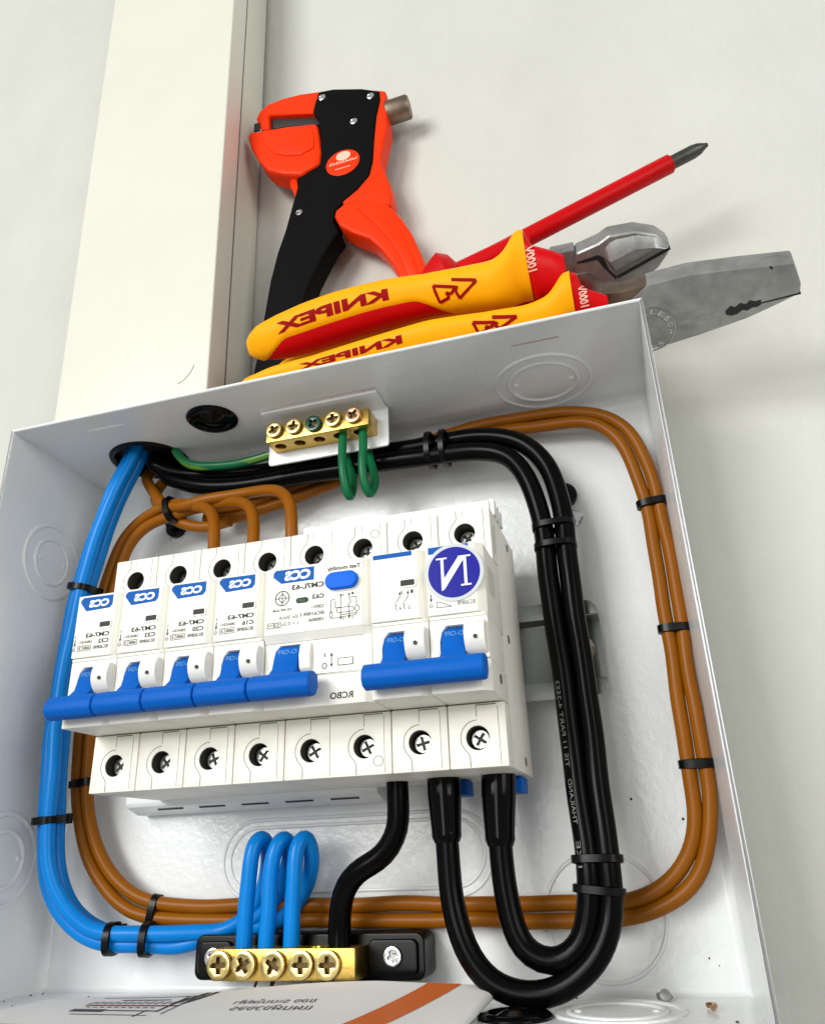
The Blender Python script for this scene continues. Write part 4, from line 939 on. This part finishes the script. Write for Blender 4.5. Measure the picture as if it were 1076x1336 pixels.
# ------------------------------------------------------------------ leaflet on the box floor
t = thing("leaflet", (105, -45, 0.2), "folded white paper leaflet with orange stripe on the box floor", "leaflet")
def PAP(x, s):
    """x along the box, s = 0 back edge .. 1 front edge"""
    zb = 0.8 + 6.4*max(0.0, min(1.0, (x-28)/120.0))**0.8 + 0.6*math.sin(x*0.06)
    yb = -27.5 - 0.012*(x-30)
    y = yb - s*39
    zf = 0.9
    zz = zb + (zf-zb)*(s**0.85) + 0.5*math.sin(s*PI)*math.sin(x*0.035)
    return (x, y, max(0.35, zz))
mb = MB(); nx, ns = 46, 16
xs = [26 + (181.5-26)*i/nx for i in range(nx+1)]
vs = [PAP(x + 8.0*0*(j/ns), j/ns) for j in range(ns+1) for x in xs]
mb.add(vs, [(j*(nx+1)+i, j*(nx+1)+i+1, (j+1)*(nx+1)+i+1, (j+1)*(nx+1)+i) for j in range(ns) for i in range(nx)])
# rolled fold at the right end, going under
vs = []; nf = 10
for j in range(ns+1):
    x, y, zz = PAP(181.5, j/ns); r = max(0.3, zz*0.30)
    for k in range(nf+1):
        an = PI/2 - PI*k/nf; vs.append((x + r*1.5*math.cos(an) - 0.0, y, zz - r + r*math.sin(an)))
    vs.append((x-26, y, max(0.25, (zz-2*r)*0.4)))
mb.add(vs, [(j*(nf+2)+k, j*(nf+2)+k+1, (j+1)*(nf+2)+k+1, (j+1)*(nf+2)+k) for j in range(ns) for k in range(nf+1)])
pg = obj("sheet", mb, M_PAPER, t, angle=70, recalc=False)
def onp(x, s): p = PAP(x, s); return (p[0], p[1]-0.05, p[2]+0.14)
mb = MB(); n = 16
vs = []
for k in range(n+1):
    s = k/n
    for j in range(5): vs.append(onp(163.5 - 17*s + (10.5+1.5*s)*j/4, s))
mb.add(vs, [(k*5+j, k*5+j+1, (k+1)*5+j+1, (k+1)*5+j) for k in range(n) for j in range(4)])
obj("orange_stripe", mb, M_ORANGEINK, pg)
def pquad(mb, x0, x1, s0, s1, sh=0.0, n=10):
    vs = []
    for k in range(n+1):
        x = x0+(x1-x0)*k/n
        vs += [onp(x, s0+sh*k/n), onp(x, s1+sh*k/n)]
    mb.add(vs, [(2*k, 2*k+2, 2*k+3, 2*k+1) for k in range(n)])
ink = MB()
def ptext(s_, x0, x1, s0, s1):
    vs, fs = text_mesh(s_); ink.add([onp(x1-(x1-x0)*a, s1+(s0-s1)*b) for a, b in vs], fs)
ptext("\u0e02\u0e2d\u0e07 \u0e23\u0e30\u0e1a\u0e1a\u0e44\u0e1f\u0e1f\u0e49\u0e32", 106, 133, 0.30, 0.40)
ptext("\u0e41\u0e1c\u0e19\u0e1c\u0e31\u0e07\u0e27\u0e07\u0e08\u0e23", 108, 134, 0.44, 0.56)
pquad(ink, 62, 80, 0.20, 0.225); pquad(ink, 54, 66, 0.55, 0.63); pquad(ink, 66, 84, 0.565, 0.59); pquad(ink, 57, 84, 0.70, 0.715); pquad(ink, 52, 90, 0.10, 0.115)
pquad(ink, 84, 85, 0.12, 0.60); pquad(ink, 87.5, 88.0, 0.10, 0.66); pquad(ink, 80.0, 80.6, 0.55, 0.75)
for k in range(12):
    x = 53 + k*2.7
    ink.add([onp(x, 0.36), onp(x+0.8, 0.36), onp(x+2.0, 0.27), onp(x+1.2, 0.27)], [(0,1,2,3)])
for k in range(10): pquad(ink, 56+k*2.6, 57.6+k*2.6, 0.47, 0.49, n=1)
obj("diagram_print", ink, mat("grey_black_print", (0.05, 0.05, 0.055), 0.6), pg)
red = MB(); pquad(red, 54, 88, 0.395, 0.43); obj("red_line_print", red, M_REDINK, pg)
blk = MB()
for dx in (0, 3.2):
    blk.add([onp(83.5+dx, 0.36), onp(84.9+dx, 0.36), onp(90.4+dx, 0.02), onp(88.6+dx, 0.02)], [(0,1,2,3)])
obj("bold_print", blk, M_INK, pg)

# clippings lying in the box
mb = MB().tube([(229.5, -9, 1.2), (231.5, -10, 1.6), (233.0, -9, 1.0)], 1.0, 8); mb.lathe([(1.7, 0), (1.7, 0.8), (0.9, 1.1)], (231.6, -11, 1.6), (0.3,-0.9,0.4), 10)
tag(obj("metal_clipping", mb, M_STEEL, None), "tiny steel clipping on the box floor at lower right", "clipping")
mb = MB().tube(crom([(243, -22, 0.9), (244.6, -23, 1.2), (245.2, -25, 1.4), (244.4, -27, 0.8)], 0.6), 0.7, 8)
tag(obj("copper_clipping", mb, M_COPPER, None), "curled reddish clipping on the box floor beside the right panel", "clipping")

# drilling dust and strand crumbs on the box floor and lower back
rd = random.Random(5); mb = MB()
for k in range(28):
    r = rd.uniform(0.18, 0.5)
    if k < 22: p = (rd.choice((rd.uniform(4, 40), rd.uniform(185, 252))), rd.uniform(-58, -3), 0.0); ax_ = (0, 0, 1)
    else: p = (rd.choice((rd.uniform(6, 40), rd.uniform(225, 250))), 0.0, rd.uniform(2, 60)); ax_ = (0, -1, 0)
    mb.lathe([(r, 0), (r*0.8, r*0.6), (0.05, r*0.8)], p, ax_, 6)
tag(obj("dust_crumbs", mb, mat("dark_crumb", (0.05, 0.045, 0.04), 0.8), None), kind="stuff")
# ------------------------------------------------------------------ wire stripper leaning on the wall
def xz(L): return [(a, c) for a, b, c in L]
# tool rests on the box top: run the black handle down to it behind the pliers
body_o = xz(ST_BODY)
iL = min(range(len(body_o)), key=lambda i: body_o[i][0]); 
bo = []
for i, (a, c) in enumerate(body_o):
    bo.append((a, c))
    if i == 20: bo += [(105.5, 236), (104.5, 217), (100, 214.2), (86, 214.2), (83.5, 217), (84.0, 238)]
t = thing("wire_stripper", (97, -10, 214.2), "black and orange pistol grip wire stripper leaning against the wall", "wire stripper")
bd = obj("body", MB().prism(bo, -18, -6.0, XZc), M_TBLACK, t, bevel=1.6, seg=3, angle=28)
obj("jaw", MB().prism(xz(ST_UJAW), -17.0, -7.0, XZc), M_ORANGE, t, bevel=1.4, seg=3)["label"] = "orange upper jaw"
lj = obj("jaw", MB().prism(xz(ST_LJAW), -19.5, -7.0, XZc), M_ORANGE, t, bevel=2.4, seg=4)
lj["label"] = "orange lower jaw"
gp_ = xz(ST_LJAW); cx = sum(p[0] for p in gp_)/len(gp_); cz = sum(p[1] for p in gp_)/len(gp_)
obj("jaw_facet", MB().prism([(cx+(a-cx)*0.72+2.5, cz+(c-cz)*0.55+4.0) for a, c in gp_], -20.2, -19, XZc), M_ORANGE, lj, bevel=0.9, seg=2)
obj("jaw_insert", MB().prism(xz(ST_GAP), -14, -8, XZc), M_DARK, t, bevel=0.5)
obj("wire_stop", MB().box(*(lambda p: (p[0]-0.5, p[0]+3.0))(ST_UJAW[5]), -17.4, -16.5, ST_UJAW[7][2]+0.5, ST_UJAW[7][2]+6.5), M_DARK, t, bevel=0.2)
obj("lever", MB().prism(xz(ST_LEVER), -16, -8, XZc), M_ORANGE, t, bevel=0.8)
obj("back_strap", MB().prism(xz(ST_BACK), -17.2, -7, XZc), M_ORANGE, t, bevel=1.5, seg=3)
tr = obj("trigger", MB().prism(xz(ST_TRIG), -19.5, -7.0, XZc), M_ORANGE, t, bevel=2.2, seg=4)
obj("trigger_panel", MB().prism(xz(ST_TRIGIN), -20.2, -19, XZc), M_ORANGE, tr, bevel=0.8)
k0, k1, k2, k3 = [Vector(p) for p in ST_KNOB]
obj("adjusting_knob", MB().lathe([(5.6, 0), (6.2, 0.5), (6.2, 11.5), (5.4, 12.6), (0.4, 12.8)], (k0.x-1.0, -12, (k2.z+k3.z)/2), (1,0,0.06), 24), M_RUST, t, angle=40)
for k, p in enumerate(ST_SCREWS):
    r = 2.1 if k < 3 else 1.9
    rv_ = obj("rivet", MB().lathe([(r, 0), (r, 0.6), (r*0.75, 0.9), (r*0.6, 0.6), (0.2, 0.5)], (p[0], -18.0, p[2]), (0,-1,0), 18), M_SCREW if k < 3 else M_STEELD, t)
lc = Vector(ST_LOGO[0]); rx = abs(ST_LOGO[1][0]-lc.x); rz = abs(ST_LOGO[2][2]-lc.z)
em = obj("emblem", MB().prism(circle(lc.x, lc.z, rx, 32, ry=rz), -18.35, -17.9, XZc), M_ORANGE, t, bevel=0.15)
mb = MB().prism(circle(ST_LOGO[3][0], ST_LOGO[3][2], rx*0.43, 20, ry=rz*0.36), -18.45, -18.3, XZc)
for k in range(9):
    a = -0.78+k*0.19
    line(mb, [(lc.x+rx*a, lc.z+rz*(0.02+0.10*(k % 2))), (lc.x+rx*(a+0.12), lc.z+rz*(0.16-0.10*(k % 2)))], 0.55, XZ(-18.42))
line(mb, [(lc.x-rx*0.8, lc.z-rz*0.02), (lc.x+rx*0.8, lc.z+rz*0.02)], 0.35, XZ(-18.42))
line(mb, [(lc.x-rx*0.45, lc.z-rz*0.45), (lc.x+rx*0.45, lc.z-rz*0.42)], 0.4, XZ(-18.42))
obj("emblem_print", mb, M_PEACH, em)

# ------------------------------------------------------------------ pliers
UPV = Vector((0, -0.60, 0.80)); DEP = Vector((0, 0.80, 0.60))
def resample(L, N):
    P = crom(L, 1.0); acc = [0]
    for a, b in zip(P[:-1], P[1:]): acc.append(acc[-1]+(b-a).length)
    out = []; k = 0
    for i in range(N+1):
        s = acc[-1]*i/N
        while k < len(acc)-2 and acc[k+1] < s: k += 1
        f = (s-acc[k])/max(1e-9, acc[k+1]-acc[k]); out.append(P[k].lerp(P[k+1], min(1, f)))
    return out
class Grip:
    def __init__(s, top, bot, zmin=None, shift=(0, 0, 0), dmax=8.0):
        N = 64; sh = Vector(shift)
        # stations pair up the measured upper and lower outline
        T = [Vector(p)+sh for p in top]; B = [Vector(p)+sh for p in bot]
        if zmin: B = [Vector((p.x, p.y, max(p.z, zmin))) for p in B]
        c = [(a+b)*0.5 for a, b in zip(T, B)]; h = [(a-b).length*0.5*0.73 for a, b in zip(T, B)]
        s.C = crom(c, 1.6); n = len(s.C); s.n = n
        Hh = crom([(v, 0, i) for i, v in enumerate(h)], 1e9)
        # radius interpolated along the index of the nearest stations
        s.h = []
        for p in s.C:
            j = min(range(len(c)-1), key=lambda k: (c[k]-p).length + (c[k+1]-p).length)
            L = (c[j+1]-c[j]).length or 1; f = max(0, min(1, (p-c[j]).dot(c[j+1]-c[j])/L/L)); s.h.append(h[j]*(1-f)+h[j+1]*f)
        for _ in range(2): s.h = [s.h[0]] + [s.h[i]*0.6+(s.h[i-1]+s.h[i+1])*0.2 for i in range(1, n-1)] + [s.h[-1]]
        s.d = [min(dmax, v*0.9) for v in s.h]
        s.x0 = s.C[0].x; s.x1 = s.C[-1].x
    def pt(s, i, t, side=-1, off=0.0):
        """t -1 bottom .. 1 top on the near (side -1) or far surface"""
        i = max(0, min(s.n-1.001, i)); k = int(i); f = i-k
        c = s.C[k].lerp(s.C[k+1], f); h = s.h[k]*(1-f)+s.h[k+1]*f; d = s.d[k]*(1-f)+s.d[k+1]*f
        e = 2.6; tt = max(-1, min(1, t))
        dd = (1-abs(tt)**e)**(1/e)
        nrm = (UPV*(math.copysign(abs(tt)**(e-1), tt)/max(h, .1)) + DEP*side*((dd**(e-1))/max(d, .1))).normalized()
        return c + UPV*h*tt + DEP*side*d*dd + nrm*off
    def idx(s, x):
        return min(range(s.n), key=lambda k: abs(s.C[k].x-x))
    def core(s, i0=0, i1=None):
        i1 = s.n-1 if i1 is None else i1
        A = [math.sin(-PI/2+PI*k/14) for k in range(15)]
        vs = []; m_ = 28; L = list(range(i0, i1+1))
        for i in L:
            vs += [tuple(s.pt(i, t, -1)) for t in A] + [tuple(s.pt(i, t, 1)) for t in A[-2:0:-1]]
        fs = [(r*m_+k, r*m_+(k+1) % m_, (r+1)*m_+(k+1) % m_, (r+1)*m_+k) for r in range(len(L)-1) for k in range(m_)]
        fs += [tuple(range(m_)), tuple(range((len(L)-1)*m_+m_-1, (len(L)-1)*m_-1, -1))]
        return MB().add(vs, fs)
    def shell(s, i0, i1, lo, off=0.55, back=0.35):
        """yellow skin: from lo(i) on the near face over the top to the far face; returns closed thick skin"""
        vs = []; m_ = 18
        for i in range(i0, i1+1):
            l = lo(i); th0 = math.asin(max(-1, min(1, l)))
            tot = (PI/2-th0) + 1.1
            for k in range(m_):
                an = th0 + tot*k/(m_-1)
                o_ = off if 0 < k < m_-1 else -0.3
                if i in (i0, i1) and i > 2: o_ = min(o_, off if i == i1 else o_)
                vs.append(tuple(s.pt(i, math.sin(an), -1 if an < PI/2 else 1, o_)))
        R = i1-i0
        fs = [(r*m_+k, r*m_+k+1, (r+1)*m_+k+1, (r+1)*m_+k) for r in range(R) for k in range(m_-1)]
        # end lips
        e0 = len(vs); vs += [tuple(s.pt(i1, math.sin(math.asin(max(-1, min(1, lo(i1)))) + ((PI/2-math.asin(max(-1, min(1, lo(i1)))))+1.1)*k/(m_-1)), -1 if math.asin(max(-1, min(1, lo(i1)))) + ((PI/2-math.asin(max(-1, min(1, lo(i1)))))+1.1)*k/(m_-1) < PI/2 else 1, -0.3)) for k in range(m_)]
        fs += [(R*m_+k, R*m_+k+1, e0+k+1, e0+k) for k in range(m_-1)]
        return MB().add(vs, fs)
    def text(s, st, xa, xb, t0, t1, off=0.75):
        """mirrored lettering wrapped on the near face between x = xa..xb"""
        vs, fs = fine_text(st, 0.045); ia, ib = s.idx(xa), s.idx(xb)
        return MB().add([tuple(s.pt(ib-(ib-ia)*a, t0+(t1-t0)*b, -1, off)) for a, b in vs], fs)
    def vtext(s, st, xa, xb, t0, t1, off=0.35):
        vs, fs = fine_text(st, 0.03); ia, ib = s.idx(xa), s.idx(xb)
        im = (ia+ib)//2; c0 = s.C[im]; hm = s.h[im]; out = []
        for a, b in vs:
            i = ia+(ib-ia)*b; k = max(0, min(s.n-2, int(i))); f = i-k
            cc = s.C[k].lerp(s.C[k+1], f); hh = s.h[k]*(1-f)+s.h[k+1]*f
            q = c0 + UPV*(hm*(t0+(t1-t0)*a)); out.append(tuple(s.pt(i, max(-0.97, min(0.97, (q-cc).dot(UPV)/hh)), -1, off)))
        return MB().add(out, fs)
    def stroke(s, pts, wd, off=0.75):
        mb = MB()
        for (a, b), (c, d) in zip(pts[:-1], pts[1:]):
            n = 6
            dx, dt = c-a, d-b; hh = s.h[s.idx((a+c)/2)]; L = math.hypot(dx, dt*hh) or 1
            ox, ot = -(dt*hh)/L*wd/2, dx/L*wd/2/hh
            vs = []
            for k in range(n+1):
                x = a+dx*k/n; t = b+dt*k/n
                for sg in (-1, 1):
                    xx = x+ox*sg; i = s.idx(xx); j = i + (xx-s.C[i].x)/1.6
                    vs.append(tuple(s.pt(j, t+ot*sg, -1, off)))
            mb.add(vs, [(2*k, 2*k+2, 2*k+3, 2*k+1) for k in range(n)])
        return mb
def frame_fn(Fm):
    A, a, v, n = [Vector(q) for q in Fm]
    return lambda p, q, c: tuple(A + a*p + v*q + n*c)
def grip_parts(t, g, collar_x, lo, letters, arrow, volt, rear_shift):
    ci = g.idx(collar_x)
    gr = obj("grip", g.core(), M_RED, t, angle=50)
    obj("grip_skin", g.shell(1, ci, lo), M_YEL, gr, angle=55)
    obj("lettering", g.text("KNIPEX", *letters), M_REDTXT, gr)
    mb = MB()
    for st in arrow: q = g.stroke(st, 1.1); mb.add(q.v, q.f)
    obj("arrow_mark", mb, M_REDTXT, gr)
    obj("voltage_print", g.vtext("1000V", *volt), M_PINKTXT, gr)
    return gr

# combination pliers, front of the pair
t = thing("combination_pliers", (175, -40, 214), "combination pliers with flat serrated nose, front pair on the box top", "pliers")
g = Grip(HLO_TOP, HLO_BOT, zmin=214.2)
lo = lambda i: -1.0
grip_parts(t, g, 236.0, lo, (130, 172, 0.0, 0.55), [[(200.5, -0.40), (199, 0.42), (207.0, 0.20), (205.0, -0.10)], [(200.5, -0.40), (204, -0.22), (203.2, 0.02), (205.0, -0.10)], [(206.0, 0.56), (215.0, 0.34), (208.0, -0.34), (207.0, 0.0), (207.6, 0.22)]], (237.6, 241.4, -0.40, 0.62), None)
g2 = Grip(HLO_TOP, HLO_BOT, zmin=214.2, shift=(0, 27, 6))
r2 = obj("grip", g2.core(), M_RED, t, angle=50); r2["label"] = "rear red and yellow grip"
obj("grip_skin", g2.shell(1, g2.idx(236), lambda i: -1.0), M_YEL, r2, angle=55)
fn = frame_fn(COMBI_FRAME)
hd = obj("head", MB().prism(COMBI_HEAD, -9.5, 0.0, fn), M_STEEL, t, bevel=0.9, seg=2, angle=25)
obj("neck", MB().prism(COMBI_NECK, -8.5, -0.8, fn), M_RUST, t, bevel=0.8)
pc = COMBI_PIVOT[0]; pr_ = 9.3
mb = MB()
for r in (pr_, pr_*0.66):
    mb.tube([fn(pc[0]+r*math.cos(a), pc[1]+r*math.sin(a), 0.05) for a in [2*PI*k/40 for k in range(40)]], 0.28, 6, closed=True)
pv = obj("pivot_ring", mb, M_STEELD, hd)
mb = MB()
word = "OS MOSEL OS MOSE"
for k, chh in enumerate(word):
    if chh == " ": continue
    vs, fs = text_mesh(chh); an = PI*0.42 - 2*PI*k/len(word)*0.98
    er = Vector((math.cos(an), math.sin(an))); et = Vector((-er.y, er.x))
    def pp(a, b): q = Vector(pc[:2]) + er*(pr_*0.83 + (b-0.5)*1.9) + et*((a-0.5)*1.7); return fn(q.x, q.y, 0.12)
    mb.add([pp(a, b) for a, b in vs], fs)
obj("stamped_letters", mb, M_SCREW, pv)
obj("serration", MB().prism(COMBI_TEETH, -9.6, 0.12, fn), M_DARK, hd, bevel=0.1)
obj("cutting_groove", MB().prism(COMBI_GROOVE, -0.4, 0.06, fn), M_STEELD, hd)
obj("jaw_gap", MB().prism(COMBI_CUT, -9.7, 0.08, fn), M_DARK, hd)
obj("nick", MB().prism(COMBI_NIP, -0.4, 0.07, fn), M_DARK, hd)

# diagonal cutters lying on top of them
t = thing("diagonal_cutters", (165, -40, 230), "diagonal cutting pliers with short rounded nose, stacked on the combination pliers", "pliers")
g = Grip(HUP_TOP, HUP_BOT)
def lo(i):
    x = g.C[i].x
    a = max(0.0, min(1.0, (x-108)/14)); b = max(0.0, min(1.0, (190-x)/16))
    sm = lambda v: v*v*(3-2*v)
    return -1.0 + 0.80*sm(a)*sm(b)
grip_parts(t, g, 220.0, lo, (118, 166, 0.12, 0.58), [[(185.5, -0.42), (184, 0.36), (192.5, 0.16), (190.5, -0.12)], [(185.5, -0.42), (189.5, -0.26), (188.6, -0.02), (190.5, -0.12)], [(191.5, 0.50), (201.0, 0.30), (193.5, -0.36), (192.4, -0.02), (193.2, 0.20)]], (220.8, 224.8, -0.10, 0.66), None)
g2 = Grip(HUP_TOP, HUP_BOT, shift=(0, 24, -2))
r2 = obj("grip", g2.core(), M_RED, t, angle=50); r2["label"] = "rear red and yellow grip"
obj("grip_skin", g2.shell(1, g2.idx(212), lambda i: -1.0), M_YEL, r2, angle=55)
fn = frame_fn(CUTTER_FRAME)
hd = obj("head", MB().prism(CUTTER_LOWER, -9.0, 0.0, fn), M_STEEL, t, bevel=1.6, seg=3, angle=25)
rg_ = CUTTER_RIDGE; up = CUTTER_UPPER
jw = MB()
n = len(up); base = [fn(a, b, -1.0) for a, b in up]
cx = sum(p[0] for p in rg_)/len(rg_); 
rid = [fn(a, b, 3.4) for a, b in rg_]
vs = base + rid; o = n
fs = [(0, 1, o), (1, 2, o), (2, 3, o+1, o), (3, 4, o+2, o+1), (4, 5, o+3, o+2), (5, 6, o+3), (6, 7, o, o+1), (6, o+1, o+2, o+3), (7, 8, o), (8, 0, o), tuple(range(n))]
jw.add(vs, fs)
obj("jaw", jw, M_STEEL, hd, bevel=0.5, angle=15)
obj("neck", MB().prism(CUTTER_NECK, -8.0, -0.9, fn), M_STEEL, t, bevel=0.8)
obj("cutting_edge", MB().prism(CUTTER_CUT, -9.2, 0.5, fn), M_DARK, hd)
obj("joint_notch", MB().prism(CUTTER_NOTCH, -0.5, 0.15, fn), M_DARK, hd)
obj("joint_cap", MB().prism(CUTTER_FOOT, -8.5, 0.4, fn), M_RED if False else M_STEELD, hd, bevel=0.5)

# ------------------------------------------------------------------ screwdriver behind the pliers
s0, s1 = [Vector(p) for p in SCREWSHAFT]; h0, h1 = [Vector(p) for p in SCREWHANDLE]; e0, e1 = [Vector(p) for p in SCREWTIP]
t = thing("screwdriver", tuple(h0), "red insulated screwdriver with dark tip leaning behind the pliers", "screwdriver")
ax = (s1-s0).normalized(); L = (s1-s0).length
obj("shaft", MB().lathe([(3.5, -6), (3.9, 0), (3.9, L-0.6), (3.4, L)], s0, ax, 20), M_RED, t, angle=50)
Lt = (e1-e0).length
bl_ = obj("blade", MB().lathe([(2.8, -2), (2.8, Lt*0.60), (2.3, Lt*0.78), (0.6, Lt)], e0, ax, 16), mat("blackened_steel", (0.10, 0.10, 0.085), 0.4, metal=0.9, var=0.25, vscale=200), t, angle=40)
mb = MB(); u = ax.orthogonal().normalized(); v = ax.cross(u)
for d_ in (u+v, u-v):
    d_ = d_.normalized(); c = d_.cross(ax)
    a = e0+ax*(Lt*0.70); b = e0+ax*Lt
    mb.add([tuple(a+d_*2.7+c*0.5), tuple(a+d_*2.7-c*0.5), tuple(a-d_*2.7-c*0.5), tuple(a-d_*2.7+c*0.5), tuple(b+d_*0.7+c*0.3), tuple(b+d_*0.7-c*0.3), tuple(b-d_*0.7-c*0.3), tuple(b-d_*0.7+c*0.3)], [(0,1,2,3),(4,7,6,5),(0,4,5,1),(1,5,6,2),(2,6,7,3),(3,7,4,0)])
obj("tip_flutes", mb, MATS["blackened_steel"], bl_)
Lh = (h1-h0).length; hx = (h1-h0).normalized()
obj("handle", MB().lathe([(5, 0), (8, 3), (9.0, 12), (8.5, 24), (7.8, 30), (11.2, 36), (12.4, 39), (9.6, 43), (5.2, 45), (4.5, Lh-6), (3.6, Lh)], h0, hx, 24), M_RED, t, angle=40)

for o in bpy.data.objects:
    if "_loc" in o: del o["_loc"]
